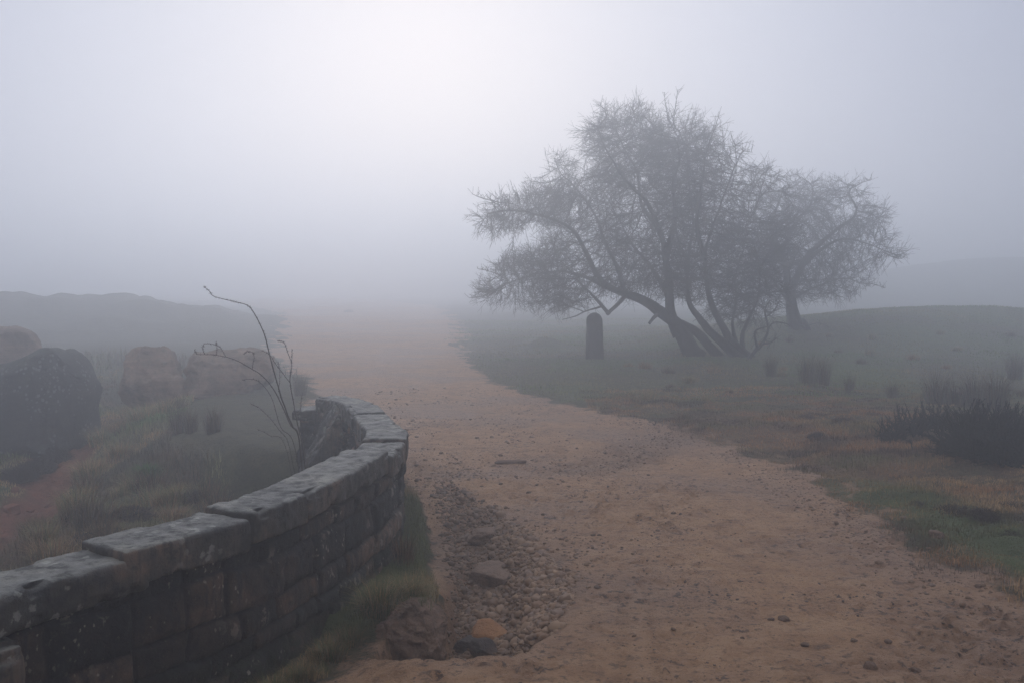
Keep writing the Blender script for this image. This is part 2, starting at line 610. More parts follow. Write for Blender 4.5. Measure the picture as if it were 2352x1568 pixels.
def terrain(x, y, fine=True):
    x = np.asarray(x, float)
    y = np.asarray(y, float)
    m = {}
    wx = x + 0.05 * fbm2(x * 5, y * 5, 3, 11)
    wy = y + 0.05 * fbm2(x * 5, y * 5, 3, 23)
    d, sd = seg_dist(x, y, EDGE)
    s = d * sd                                               # >0 on the track side
    w = 0.10 + 1.4 * sst(y, 9.4, 11.0)
    low = sst(-s, 0.06, 0.06 + 0.10 + w)
    zin = -0.62 + 0.36 * sst(y, 11, 15) + 0.22 * sst(y, 15, 22) + 0.12 * fbm2(x * 0.9, y * 0.9, 3, 5)
    zin = zin + 0.42 * gau(x, y, -4.25, 12.7, 1.0, 0.9) + 0.16 * gau(x, y, -3.9, 11.0, 0.9, 1.0) + 0.14 * gau(x, y, -4.0, 9.0, 0.7, 1.4) + 0.18 * gau(x, y, -2.6, 10.8, 0.6, 1.2)
    dd, _ = seg_dist(x, y, DITCH)
    dd = dd + 0.18 * fbm2(x * 2.2, y * 2.2, 3, 31)
    zin = zin - 0.30 * np.exp(-(dd / 0.55) ** 2)
    z = low * zin
    m["red"] = low * sst(dd + 0.30 * fbm2(x * 1.4, y * 1.4, 3, 37), 0.62, 0.25) * sst(y, 17, 13)
    # shoulder next to the wall foot
    sh = np.exp(-((s - 0.1) / 0.42) ** 2) * sst(y, 8.2, 6.6) * sst(y, 0.5, 3.2) * (s > -0.2)
    z = z - 0.17 * sh * (1 - low)
    # grassy bank between wall and gully
    bank = poly_in(wx, wy, [(-1.1, 4.95), (-0.85, 4.86), (-0.36, 4.92), (-0.37, 5.2), (-0.50, 5.85), (-0.60, 6.9), (-0.7, 7.6), (-0.95, 7.6), (-0.85, 6)])
    bk = sst(bank, -0.05, 0.07) * (1 - low)
    z = z + 0.08 * bk
    rd = poly_in(x, y, ROAD) + (0.08 + 0.92 * np.maximum(sst(x + 0.12 * y, 0.8, 2.2), sst(y, 10.5, 15.0)) + 1.6 * sst(y, 16, 32)) * (0.20 * fbm2(x * 0.7, y * 0.7, 3, 41) + 0.34 * fbm2(x * 4.0, y * 4.0, 4, 43))
    road = sst(rd, -0.42, 0.36)
    # hollow
    h = poly_in(wx, wy, HOLE)
    wid = 0.09 + 0.50 * sst(x, -0.28, 0.15) * sst(y, 4.3, 4.9) + 0.30 * sst(y, 5.4, 6.6)
    dep = np.interp(y, [4.2, 4.6, 5.0, 5.5, 6.2, 7.0, 8.2], [0.34, 0.34, 0.27, 0.20, 0.13, 0.08, 0.03])
    hol = sst(h, -0.01, wid)
    z = z - dep * hol
    m["dirt"] = np.clip(np.interp(y, [4.5, 6.0, 8.0], [0.9, 0.6, 0.15]) * sst(h, -0.08, 0.16), 0, 1)
    rg, _ = seg_dist(x, y, RIDGE)
    m["dirt"] = np.maximum(m["dirt"], 0.45 * sst(rg + 0.15 * fbm2(x * 3, y * 3, 3, 77), 0.45, 0.1))
    # large relief
    z = z + 0.80 * gau(x, y, -18.0, 42, 5.5, 7) + 0.55 * gau(x, y, -22.0, 40, 6, 6) + 0.30 * gau(x, y, -13.0, 38, 4.0, 6) + 0.95 * gau(x, y, 13.0, 29, 6.5, 5) + 0.25 * gau(x, y, 7, 26, 4, 3)
    z = z + 4.4 * sst(x, 14, 44) * gau(x, y, 70, 92, 95, 20)
    z = z + 0.25 * gau(x, y, 0.85, 25.5, 0.5, 0.5) + 0.10 * fbm2(x * 0.25, y * 0.25, 3, 61) * sst(np.hypot(x, y), 8, 25) + 0.42 * fbm2(x * 0.5, y * 0.5, 4, 63) * sst(np.hypot(x, y), 26, 38) * sst(-x, 9, 13)
    off = (1 - road)
    # right verge: lumpy tussocky bank
    right = sst(x, 0.2, 1.2) * off
    z = z + right * (0.13 * gau(x, y, 3.6, 10.6, 1.6, 1.2) + 0.05 * sst(x, 2.6, 4.0)) \
          + right * sst(y, 22, 12) * (0.055 * fbm2(x * 1.6, y * 1.6, 3, 71) + 0.035 * fbm2(x * 4.5, y * 4.5, 2, 73))
    z = z + off * low * (0.11 * fbm2(x * 1.9, y * 1.9, 3, 83) + 0.04 * fbm2(x * 6, y * 6, 2, 84))
    # track surface
    z = z + 0.035 * fbm2(x * 0.55, y * 0.4, 3, 91) * road * (1 - low)
    z = z + 0.05 * road * (gau(x, y, 0.8, 9.6, 0.9, 0.35) - gau(x, y, 0.4, 8.7, 1.2, 0.4) * 0.7 + gau(x, y, -0.3, 11.3, 1.2, 0.5))
    if fine:
        near = sst(np.hypot(x, y), 26, 9)
        z = z - near * road * 0.045 * np.maximum(0, fbm2(x * 13, y * 13, 2, 211) - 0.18) * (0.4 + 0.6 * sst(fbm2(x * 1.3, y * 1.3, 2, 213), -0.2, 0.3))
        pat = sst(fbm2(x * 0.9, y * 0.7, 3, 101), -0.05, 0.35)
        z = z + near * road * (0.010 * fbm2(x * 5, y * 5, 3, 111) + pat * 0.030 * np.minimum(0.1, fbm2(x * 11, y * 15, 3, 121)))
        clod = np.maximum(0, fbm2(x * 16, y * 22, 2, 131) - 0.34)
        z = z + near * road * (0.25 + pat) * 0.065 * clod * sst(np.abs(h), 0.0, 0.18)
        z = z + near * hol * 0.020 * fbm2(x * 13, y * 13, 3, 141)
        # tyre print, two ribbed strips
        for xc, ww in ((0.46, 0.045), (0.60, 0.030)):
            xx = x - xc - 0.10 * np.sin((y - 4.0) * 0.9) - 0.02 * (y - 4)
            k = sst(np.abs(xx), ww, ww * 0.6) * sst(y, 5.9, 5.2) * sst(y, 3.6, 3.9)
            z = z - k * (0.0015 + 0.003 * np.sin((y + np.abs(xx) * 1.5) * 2 * math.pi / 0.052))
        z = z + off * near * 0.018 * fbm2(x * 14, y * 14, 2, 151)
    m["road"] = np.clip(road * (1 - 0.96 * low) * (1 - bk), 0, 1)
    ge, _ = seg_dist(x, y, GREEN_EDGE)
    g = sst(ge + 0.25 * fbm2(x * 1.7, y * 1.7, 3, 161), 0.50, 0.12) * sst(y, 9.0, 7.4)
    g = np.maximum(g, 0.8 * right * sst(y, 11.8, 14.5) * sst(fbm2(x * 0.5, y * 0.5, 3, 171), -0.3, 0.25))
    g = np.maximum(g, 0.9 * bk)
    g = np.maximum(g, 0.6 * low * sst(fbm2(x * 0.8, y * 0.8, 3, 181), -0.15, 0.3))
    m["green"] = np.clip(g * off, 0, 1)
    t = right * sst(y, 14.5, 11.8) * sst(fbm2(x * 1.1, y * 1.1, 3, 191), -0.35, 0.2)
    t = np.maximum(t, 0.8 * low * sst(fbm2(x * 0.9, y * 0.9, 3, 201), 0.0, 0.35))
    m["tan"] = np.clip(t, 0, 1)
    m["low"], m["bank"], m["hole"], m["s"], m["off"], m["right"] = low, bk, h, s, off, right
    return z, m


def Z(x, y):
    return float(terrain(np.array([x]), np.array([y]))[0][0])


def build_ground():
    th = np.concatenate([np.linspace(-180, -36, 40)[:-1], np.linspace(-36, 34, 680), np.linspace(34, 180, 40)[1:]])
    r = [0.35]
    while r[-1] < 245:
        q = r[-1]
        k = 1.06 if q < 2.6 else 1.0034 if q < 9 else 1.007 if q < 22 else 1.02 if q < 50 else 1.05
        r.append(q * k)
    r = np.array(r)
    T, Q = np.meshgrid(np.radians(th), r)
    x, y = (Q * np.sin(T)).ravel(), (Q * np.cos(T)).ravel()
    z, m = terrain(x, y)
    V = np.column_stack([x, y, z])
    nr, nt = Q.shape
    i, j = np.meshgrid(np.arange(nr - 1), np.arange(nt - 1), indexing='ij')
    a = (i * nt + j).ravel()
    F = np.column_stack([a, a + 1, a + nt + 1, a + nt])[:, ::-1]
    F = F[:, [0, 1, 2, 3]]
    fr = m["road"][F].mean(axis=1) > 0.5
    for name, sel in (("ground", ~fr), ("track", fr)):
        f = F[sel]
        used = np.unique(f)
        mp = np.zeros(len(V), np.int64)
        mp[used] = np.arange(len(used))
        vv, ff = V[used], mp[f]
        if name == "ground":                          # close the little gap under the viewer
            c = len(vv)
        me = mesh_np(name, vv, ff, M_GROUND, attrs={k: m[k][used] for k in ("road", "red", "dirt", "green", "tan")})
        o = obj(name, me)
        tag(o, kind="structure")


build_ground()

# ------------------------------------------------------------------ the wall
wall = empty("stone_wall", (-0.9, 5.5, -0.2))
tag(wall, "curved blackened gritstone parapet wall with lichened coping slabs beside the sandy track", "wall")
WOFF = np.array([-0.9, 5.5, -0.2])


def top_z(s):
    """underside of the coping along the wall"""
    return np.interp(s, [0.0, S_A, S_A + 0.01, S_B, S_B + 0.01, S_C, S_C + 0.01, WS[-1]], [0.27, 0.27, 0.412, 0.412, 0.455, 0.455, 0.435, 0.435])


def s_at_y(y):
    return float(np.interp(y, WC[:, 1], WS))


S_A, S_B, S_C = s_at_y(3.20), s_at_y(3.74), s_at_y(6.86)


def stone_courses(seed, z0, z1):
    rr = random.Random(seed)
    zs = [z0]
    while zs[-1] < z1:
        zs.append(zs[-1] + rr.choice([0.05, 0.09, 0.13, 0.16, 0.19]))
    rows = []
    for _ in zs:
        b = [-0.3 + rr.random() * 0.3]
        while b[-1] < 12:
            b.append(b[-1] + rr.uniform(0.14, 0.46))
        rows.append(b)
    return np.array(zs), rows


def masonry_face(s, z, seed, zs, rows):
    """per point: (outward offset, tone, joint)"""
    zj = z + 0.030 * fbm2(s * 2.2, z * 2.2, 2, seed + 2) + 0.016 * fbm2(s * 7, z * 7, 3, seed)
    sj = s + 0.040 * fbm2(s * 4 + 40, z * 4, 3, seed + 5)
    k = np.clip(np.searchsorted(zs, zj) - 1, 0, len(zs) - 2)
    dz = np.minimum(zj - zs[k], zs[k + 1] - zj)
    tone = np.zeros_like(s)
    off = np.zeros_like(s)
    dsj = np.zeros_like(s)
    for c in range(len(zs) - 1):
        mm = k == c
        if not mm.any():
            continue
        b = np.array(rows[c])
        q = np.clip(np.searchsorted(b, sj[mm]) - 1, 0, len(b) - 2)
        dsj[mm] = np.minimum(sj[mm] - b[q], b[q + 1] - sj[mm])
        hsh = _h(q.astype(np.int64), np.full(q.shape, c, np.int64), np.zeros(q.shape, np.int64), seed)
        tone[mm] = hsh
        off[mm] = (_h(q.astype(np.int64), np.full(q.shape, c + 50, np.int64), np.zeros(q.shape, np.int64), seed) - 0.5) * 0.032
    d = np.minimum(dz, dsj)
    j = (1 - sst(d, 0.003, 0.013)) * sst(fbm2(s * 3 + 5, z * 4, 3, seed + 9), -0.35, 0.1)
    rnd = sst(d, 0.0, 0.045)
    p3 = np.column_stack([s * 7, z * 7, np.zeros_like(s) + seed])
    off = off - 0.017 * j - 0.007 * (1 - rnd) + 0.026 * fbm3(p3 * np.array([1.0, 1.3, 1]), 5, seed, 0.62)
    return off, tone, j


def build_wall_body():
    ns, no, ni = 760, 92, 84
    ss = np.linspace(0.02, WS[-1] - 0.02, ns)
    zs_o, rows_o = stone_courses(3, -0.5, 0.6)
    zs_i, rows_i = stone_courses(5, -1.2, 0.6)
    cols = []
    tz = top_z(ss)
    for k in range(no):
        t = k / (no - 1)
        cols.append((np.full(ns, -0.028), -0.50 + t * (tz + 0.50), 'o'))
    for k in range(ni):
        t = k / (ni - 1)
        cols.append((np.full(ns, -0.262), tz + t * (-1.15 - tz), 'i'))
    x, y, tx, ty = wall_at(ss)
    nx, ny = ty, -tx                                # outward (road side)
    G, tone, joint, moss = [], [], [], []
    for off, z, side in cols:
        o, t, j = masonry_face(ss, z, 17 if side == 'o' else 29, *((zs_o, rows_o) if side == 'o' else (zs_i, rows_i)))
        sg = 1 if side == 'o' else -1
        if side == 'i':
            o = o * 1.7 + 0.05 * fbm2(ss * 2.2, z * 2.2, 3, 88)
        o2 = off + sg * o
        G.append(np.column_stack([x + nx * o2, y + ny * o2, z]))
        tone.append(t)
        joint.append(j)
        moss.append(np.clip(sst(z, 0.15, -0.18), 0, 1) if side == 'o' else sst(z, 0.1, -0.5) * 0.6)
    V = np.stack(G, axis=1).reshape(-1, 3)           # (ns, ncol)
    nc = len(cols)
    i, j = np.meshgrid(np.arange(ns - 1), np.arange(nc - 1), indexing='ij')
    a = (i * nc + j).ravel()
    F = np.column_stack([a, a + nc, a + nc + 1, a + 1])
    caps = []
    half = nc
    for row, flip in ((0, False), (ns - 1, True)):
        b = row * nc
        for k in range(min(no, ni) - 1):
            q = [b + no - 1 - k, b + no + k, b + no + k + 1, b + no - 2 - k]
            caps.append(q[::-1] if flip else q)
    F = np.vstack([F, np.array(caps)])
    me = mesh_np("masonry", V - WOFF, F, M_WALL, attrs={"tone": np.stack(tone, 1).ravel(), "joint": np.stack(joint, 1).ravel(), "moss": np.stack(moss, 1).ravel()})
    obj("masonry", me, wall)


build_wall_body()
BOX = box_grid(48, 26, 14)


def coping_stone(s0, s1, ztop, h=0.145, wid=0.285, out=0.0, seed=0, tilt=0.0, back=0.0, name="coping_stone"):
    V, F = BOX
    rj = random.Random(seed * 13 + 4)
    ztop += rj.uniform(-0.013, 0.013)
    out += rj.uniform(-0.012, 0.014)
    h += rj.uniform(-0.012, 0.014)
    tilt += rj.uniform(-0.014, 0.014)
    hl, hw, hh = (s1 - s0) / 2, wid / 2, h / 2
    P = V * np.array([hl, hw, hh])
    r = np.array([0.018, 0.022, 0.020]) * (0.8 + 0.5 * random.Random(seed).random())
    rr = float(r.mean())
    q = np.clip(P, -np.array([hl, hw, hh]) + rr, np.array([hl, hw, hh]) - rr)
    d = P - q
    l = np.linalg.norm(d, axis=1, keepdims=True)
    P = q + np.where(l > 1e-9, d / np.maximum(l, 1e-9), 0) * rr
    # wear: chipped arrises, uneven faces
    k = P * 9 + seed * 7.7
    D = np.column_stack([fbm3(k, 4, 1), fbm3(k + 31, 4, 2), fbm3(k + 67, 4, 3)])
    edge = (np.abs(P[:, 2]) > hh * 0.5) & (np.abs(P[:, 1]) > hw * 0.7)
    chip = np.maximum(0, fbm3(P * 8 + seed * 3.1, 3, 9) - 0.16) * edge
    q = P * 30 + seed
    D2 = np.column_stack([fbm3(q, 3, 4), fbm3(q + 31, 3, 5), fbm3(q + 67, 3, 6)])
    P = P + D * np.array([0.007, 0.007, 0.005]) + D2 * 0.0045
    P[:, 1] -= np.sign(P[:, 1]) * chip * 0.07
    P[:, 2] -= np.sign(P[:, 2]) * chip * 0.05
    P[:, 1] -= back * sst(-P[:, 0] / hl, 0.2, 1.0) * (P[:, 1] > 0) * 0.5
    s = (s0 + s1) / 2 + P[:, 0]
    x, y, tx, ty = wall_at(s)
    o = out - hw + P[:, 1]
    z = ztop - hh + P[:, 2] + tilt * P[:, 0]
    W = np.column_stack([x + ty * o, y - tx * o, z])
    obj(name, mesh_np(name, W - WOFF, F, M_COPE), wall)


def sy(y):
    return s_at_y(y)


g = 0.009
coping_stone(sy(1.9), sy(3.34), 0.405, h=0.20, wid=0.33, out=0.05, seed=1)
coping_stone(sy(3.25), sy(3.80), 0.560, h=0.155, wid=0.30, out=0.012, seed=2, tilt=0.02)
coping_stone(sy(3.70), sy(4.255) - g, 0.612, h=0.155, seed=3, out=0.0, wid=0.30)
coping_stone(sy(4.255) + g, sy(4.70) - g, 0.605, seed=4, wid=0.285, tilt=-0.01)
coping_stone(sy(4.70) + g, sy(5.88) - g, 0.612, seed=5, wid=0.285, tilt=0.008)
coping_stone(sy(5.88) + g, sy(6.38) - g, 0.600, seed=6, wid=0.285)
coping_stone(sy(6.38) + g, sy(6.86) - g, 0.606, seed=7, wid=0.285)
ys = [6.86, 7.36, 8.02, 8.62, 9.06]
for i_, (a_, b_) in enumerate(zip(ys[:-1], ys[1:])):
    coping_stone(sy(a_) + 0.004, sy(b_) - 0.004, 0.578 + 0.004 * (-1) ** i_, seed=8 + i_, wid=0.275)
coping_stone(sy(9.06) + 0.004, sy(9.36), 0.574, seed=13, wid=0.27)
coping_stone(sy(9.375), WS[-1] + 0.02, 0.452, h=0.10, seed=14, wid=0.30, name="end_block")


# ------------------------------------------------------------------ rocks
def rock(seed, size, cuts=7, sub=5, rough=0.06, flat=0.75, profile=None, cutlist=None, boxy=0.62):
    V, F = ico(sub)
    rr = np.random.default_rng(seed)
    P = V.copy()
    P = np.sign(P) * np.abs(P) ** boxy          # boxier
    P /= np.abs(P).max()
    for k in range(cuts):
        n = rr.normal(size=3)
        n[2] *= flat
        n /= np.linalg.norm(n)
        dlim = rr.uniform(0.62, 0.92)
        t = P @ n - dlim
        P = P - np.maximum(t, 0)[:, None] * n * 0.92
    for n, dlim in (cutlist or []):
        n = np.array(n, float)
        n /= np.linalg.norm(n)
        t = P @ n - dlim
        P = P - np.maximum(t, 0)[:, None] * n * 0.95
    q = P * 1.4 + seed * 5.3
    D = np.column_stack([fbm3(q, 3, 1), fbm3(q + 31, 3, 2), fbm3(q + 67, 3, 3)])
    P = P + D * rough * 1.6
    q = P * 5 + seed
    D = np.column_stack([fbm3(q, 4, 4), fbm3(q + 11, 4, 5), fbm3(q + 47, 4, 6)])
    P = P + D * rough * 0.75
    q = P * 16 + seed
    P = P + 0.22 * rough * np.column_stack([fbm3(q, 2, 7), fbm3(q + 11, 2, 8), fbm3(q + 47, 2, 9)])
    P = P * np.array(size) / 2
    if profile is not None:
        f = np.interp(P[:, 0], profile[0], profile[1])
        P[:, 2] = np.where(P[:, 2] > -size[2] * 0.2, (P[:, 2] + size[2] * 0.2) * f - size[2] * 0.2, P[:, 2])
    return P, F


def place_rock(name, mat, P, F, loc, label, cat="boulder", sink=0.1, rz=0.0, group=None, tilt=0.0):
    me = mesh_np(name, P - np.array([0, 0, P[:, 2].min() * 0]), F, mat)
    o = obj(name, me)
    zmin = P[:, 2].min()
    o.location = (loc[0], loc[1], Z(loc[0], loc[1]) - zmin - sink)
    o.rotation_euler = (tilt, 0, rz)
    return tag(o, label, cat, group)


p = at(26, 960, 13.4)
P, F = rock(11, (1.98, 1.5, 1.50), cuts=0, rough=0.07, boxy=0.40, profile=([-0.95, -0.29, 0.0, 0.2, 0.48, 0.62, 0.74, 0.84, 0.97], [0.74, 0.75, 0.77, 0.84, 0.93, 1.0, 1.0, 0.92, 0.74]), cutlist=[((1, -0.5, 0.02), 0.95), ((-0.3, -0.6, 0.8), 1.02)])
place_rock("boulder", M_LICHEN_ROCK, P, F, p, "large dark lichen-speckled boulder with a raised right shoulder above the red ditch", sink=0.40)
p = at(352, 930, 15.0)
P, F = rock(23, (1.20, 0.95, 1.10), cuts=8, rough=0.13, boxy=0.85, cutlist=[((-0.15, -0.75, 0.7), 0.55), ((-1, -0.2, 0.25), 0.72), ((0.9, 0, 0.6), 0.75), ((0.1, -1, -0.1), 0.72)])
place_rock("boulder", M_SAND_ROCK, P, F, p, "pale brown sandstone boulder with sloping top, between the dark boulder and the bramble", sink=0.22)
p = at(522, 930, 15.0)
P, F = rock(37, (1.40, 1.0, 1.04), cuts=8, rough=0.15, boxy=0.75, cutlist=[((0.3, -1, 0.15), 0.62), ((0.05, -0.4, 1), 0.70), ((-0.8, -0.5, 0.35), 0.72)])
place_rock("boulder", M_SAND_ROCK, P, F, p, "blocky brown sandstone boulder with a hollow dark face, behind the bramble stems", sink=0.20)
p = at(0, 880, 17.5)
P, F = rock(41, (1.3, 1.0, 1.25), cuts=5, rough=0.06)
place_rock("boulder", M_SAND_ROCK, P, F, p, "tan boulder peeping over the left shoulder of the dark lichened boulder", sink=0.18)

# earthy rock at the end of the bank
p = (-0.50, 4.95)
P, F = rock(53, (0.38, 0.40, 0.44), cuts=4, rough=0.17, sub=6, flat=0.6, boxy=0.8)
P[:, :2] *= (1 + 0.07 * fbm2(P[:, 2] * 22 + 0.5 * fbm2(P[:, 0] * 9, P[:, 1] * 9, 2, 5), P[:, 0] * 2, 3, 8))[:, None]
o = place_rock("boulder", M_EARTH, P, F, p, "brown earth-caked boulder under the overhanging grass at the edge of the hollow", sink=0.0)
o.location = (p[0], p[1] + 0.03, -0.235)

# slabs in the hollow
def slab(px, py, Y, size, seed, mat, label, rz=0.0, tilt=0.0, lift=0.0, cutlist=None):
    q = at(px, py, Y)
    P, F = rock(seed, size, cuts=6, rough=0.05, flat=0.35, sub=5, cutlist=cutlist)
    o = obj("flat_stone", mesh_np("flat_stone", P, F, mat))
    o.location = (q[0], q[1], Z(q[0], q[1]) + lift)
    o.rotation_euler = (tilt, 0, rz)
    tag(o, label, "stone")


slab(1122, 1388, 5.25, (0.21, 0.20, 0.09), 61, M_ORANGE, "flat orange sandstone slab lying in the gravel hollow", 0.2, 0.35, 0.025)
slab(1110, 1425, 5.02, (0.14, 0.12, 0.08), 62, M_DARKSLAB, "dark grey angular stone leaning below the orange slab", 0.5, 0.3, 0.04)
slab(1150, 1285, 6.05, (0.36, 0.34, 0.10), 63, M_PALESLAB, "broad buff slab half buried at the top of the gravel hollow", -0.3, 0.06, -0.012)
slab(1075, 1400, 5.15, (0.16, 0.12, 0.09), 64, M_DARKSLAB, "small dark stone beside the orange slab on its left", 0.9, 0.2, 0.02)
slab(1130, 1215, 6.75, (0.40, 0.22, 0.09), 65, M_PALESLAB, "buff ledge stone with a shadowed edge above the broad slab", 0.5, 0.02, -0.02)
slab(1180, 1067, 9.0, (0.34, 0.08, 0.05), 66, M_EARTH, "long thin stone half buried across the middle of the track", 0.1, 0, 0.0)

q = at(768, 1000, 8.75)
P, F = rock(71, (0.66, 0.42, 1.05), cuts=5, rough=0.11, sub=6, boxy=0.7, cutlist=[((-0.8, -0.2, 0.75), 0.62)])
me = mesh_np("end_stone", P + np.array([q[0], q[1], 0.02]) - WOFF, F, M_COPE)
obj("end_stone", me, wall)

# milestone under the tree
def build_post():
    base = at(1366, 828, 21.2)
    z0 = Z(base[0], base[1])
    n, sides = 30, 28
    V = []
    for i in range(n):
        t = i / (n - 1)
        z = t * 1.0
        k = 1.0 if z < 0.84 else math.sqrt(max(0.0, 1 - ((z - 0.84) / 0.165) ** 2)) * 0.98 + 0.02
        w = (0.195 - 0.035 * t) * k
        d = (0.14 - 0.02 * t) * k
        for j in range(sides):
            a = 2 * math.pi * j / sides
            c, s = math.cos(a), math.sin(a)
            V.append([math.copysign(abs(c) ** 0.55, c) * w - 0.012 * t, math.copysign(abs(s) ** 0.55, s) * d, z - 0.1 if i == 0 else z])
    V = np.array(V)
    V += 0.012 * np.column_stack([fbm3(V * 6, 3, 1), fbm3(V * 6 + 9, 3, 2), 0.4 * fbm3(V * 6 + 21, 3, 3)])
    F = [[i * sides + j, i * sides + (j + 1) % sides, (i + 1) * sides + (j + 1) % sides, (i + 1) * sides + j] for i in range(n - 1) for j in range(sides)]
    V = np.vstack([V, V[-sides:].mean(axis=0) + [0, 0, 0.004]])
    C = [[(n - 1) * sides + j, (n - 1) * sides + (j + 1) % sides, len(V) - 1] for j in range(sides)]
    o = obj("stone_post", mesh_np("stone_post", V, [np.array(F), np.array(C)], M_POST), loc=(base[0], base[1], z0 - 0.02))
    tag(o, "round-topped grey stone post standing in the grass under the left boughs of the tree", "post")


build_post()

# ------------------------------------------------------------------ gravel and loose stones
PEB_TINTS = np.array([(0.150, 0.098, 0.060), (0.120, 0.078, 0.050), (0.180, 0.118, 0.072), (0.085, 0.060, 0.045), (0.060, 0.048, 0.042), (0.200, 0.130, 0.075), (0.115, 0.066, 0.036)])


def pebble_shapes(sub, n, seed):
    out = []
    for k in range(n):
        V, F = ico(sub)
        rr = np.random.default_rng(seed + k)
        P = V.copy()
        for _ in range(5):
            d = rr.normal(size=3)
            d /= np.linalg.norm(d)
            P = P - np.maximum(P @ d - rr.uniform(0.5, 0.85), 0)[:, None] * d
        P = P * np.array([1.0, rr.uniform(0.65, 0.95), rr.uniform(0.45, 0.75)])
        P = P + (0.10 if sub > 1 else 0.06) * rr.normal(size=P.shape)
        out.append(P)
    return out, F


def pebble_field(name, xy, size, sub, tints, sink=0.25):
    shapes, F = pebble_shapes(sub, 14, 900 + sub)
    n = len(xy)
    z, _ = terrain(xy[:, 0], xy[:, 1])
    idx = rng.integers(0, 14, n)
    base = np.stack(shapes)[idx] * size[:, None, None]
    a = rng.uniform(0, 2 * math.pi, n)
    c, s = np.cos(a)[:, None], np.sin(a)[:, None]
    tl = rng.normal(0, 0.35, n)[:, None]
    x, y, zz = base[..., 0], base[..., 1], base[..., 2]
    y, zz = y * np.cos(tl) - zz * np.sin(tl), y * np.sin(tl) + zz * np.cos(tl)
    X = x * c - y * s + xy[:, 0:1]
    Y = x * s + y * c + xy[:, 1:2]
    Zz = zz + (z + size * (0.5 - sink))[:, None]
    V = np.stack([X, Y, Zz], -1)
    nv = V.shape[1]
    FF = (F[None] + (np.arange(n) * nv)[:, None, None]).reshape(-1, 3)
    T = np.repeat(tints, nv, axis=0)
    return mesh_np(name, V.reshape(-1, 3), FF, M_PEB, tint=T, smooth=False)


def rand_tints(n, gain=1.0):
    t = PEB_TINTS[rng.integers(0, len(PEB_TINTS), n)] * rng.uniform(0.75, 1.3, (n, 1)) * gain * 1.15
    t = 0.5 * t + 0.5 * np.array([0.200, 0.118, 0.066])
    return t


# the bed of the hollow
xy = np.column_stack([rng.uniform(-0.75, 0.75, 34000), rng.uniform(4.2, 8.6, 34000)])
h_ = poly_in(xy[:, 0] + 0.06 * fbm2(xy[:, 0] * 5, xy[:, 1] * 5, 2, 3), xy[:, 1], HOLE)
keep = (h_ > 0.035 + 0.06 * rng.random(len(xy))) & (rng.random(len(xy)) < np.interp(xy[:, 1], [4.2, 4.4, 5.8, 7, 8.5], [0.5, 1, 0.95, 0.55, 0.35]))
xy1 = xy[keep][:8500]
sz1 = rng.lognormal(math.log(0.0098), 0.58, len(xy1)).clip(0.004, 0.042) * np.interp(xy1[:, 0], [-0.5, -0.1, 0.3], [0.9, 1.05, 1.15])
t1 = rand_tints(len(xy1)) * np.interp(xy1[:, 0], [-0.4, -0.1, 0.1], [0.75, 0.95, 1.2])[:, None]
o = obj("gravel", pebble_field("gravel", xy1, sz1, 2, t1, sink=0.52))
tag(o, "brown rounded gravel washed into the hollow beside the wall", "gravel", kind="stuff")

# trail of washed stones going up the track along the wall
n_ = 9000
yy = rng.uniform(4.8, 15.5, n_)
xc = np.interp(yy, [4.8, 6, 7, 8, 9, 11, 13, 16], [0.15, 0.10, -0.10, -0.35, -0.5, -0.7, -1.0, -1.6])
xx = xc + rng.normal(0, 1, n_) * np.interp(yy, [5, 7, 9, 13, 16], [0.28, 0.38, 0.50, 0.7, 0.8])
d_, sd_ = seg_dist(xx, yy, EDGE)
pp_ = sst(fbm2(xx * 2, yy * 2, 3, 333), -0.25, 0.3)
k = (d_ * sd_ > 0.12) & (rng.random(n_) < pp_ * np.interp(yy, [5, 8, 10, 15], [1, 1, 0.6, 0.4]))
xy2 = np.column_stack([xx, yy])[k][:4200]
sz2 = rng.lognormal(math.log(0.0075), 0.55, len(xy2)).clip(0.0025, 0.034)
# little clods over the whole track and on the side ridge
n_ = 16000
yy = 3.3 * (18 / 3.3) ** rng.random(n_)
xx = rng.uniform(-1.2, 3.2, n_)
_, mm = terrain(xx, yy, False)
pp_ = sst(fbm2(xx * 1.3, yy * 1.1, 3, 353), 0.1, 0.5) * 0.95 + 0.03
k = (mm["road"] > 0.35) & (mm["s"] > 0.2) & (rng.random(n_) < pp_) & (poly_in(xx, yy, HOLE) < -0.03)
xy3 = np.column_stack([xx, yy])[k][:4200]
sz3 = rng.lognormal(math.log(0.0033), 0.55, len(xy3)).clip(0.0016, 0.018)
n_ = 900
t_ = rng.random(n_)
rp = catmull(RIDGE, 20)
ii = (t_ * (len(rp) - 1)).astype(int)
xy4 = rp[ii] + rng.normal(0, 0.16, (n_, 2))
sz4 = rng.lognormal(math.log(0.008), 0.5, n_).clip(0.003, 0.028)
n_ = 1500
e_ = np.array([(2.60, 4.0), (2.5, 5.08), (2.38, 6.05), (2.40, 6.9), (2.28, 8.0), (2.0, 10.4), (1.3, 11.6)])
rp = catmull(e_, 20)
xy5 = rp[rng.integers(0, len(rp), n_)] + rng.normal(0, 0.16, (n_, 2)) + np.array([-0.12, 0])
sz5 = rng.lognormal(math.log(0.0075), 0.5, n_).clip(0.003, 0.028)
xyA = np.vstack([xy2, xy3, xy4, xy5])
szA = np.concatenate([sz2, sz3, sz4, sz5])
o = obj("scattered_pebbles", pebble_field("scattered_pebbles", xyA, szA, 1, rand_tints(len(xyA), 1.0), sink=0.45))
tag(o, "small pebbles and clods strewn over the sandy track", "pebbles", kind="stuff")

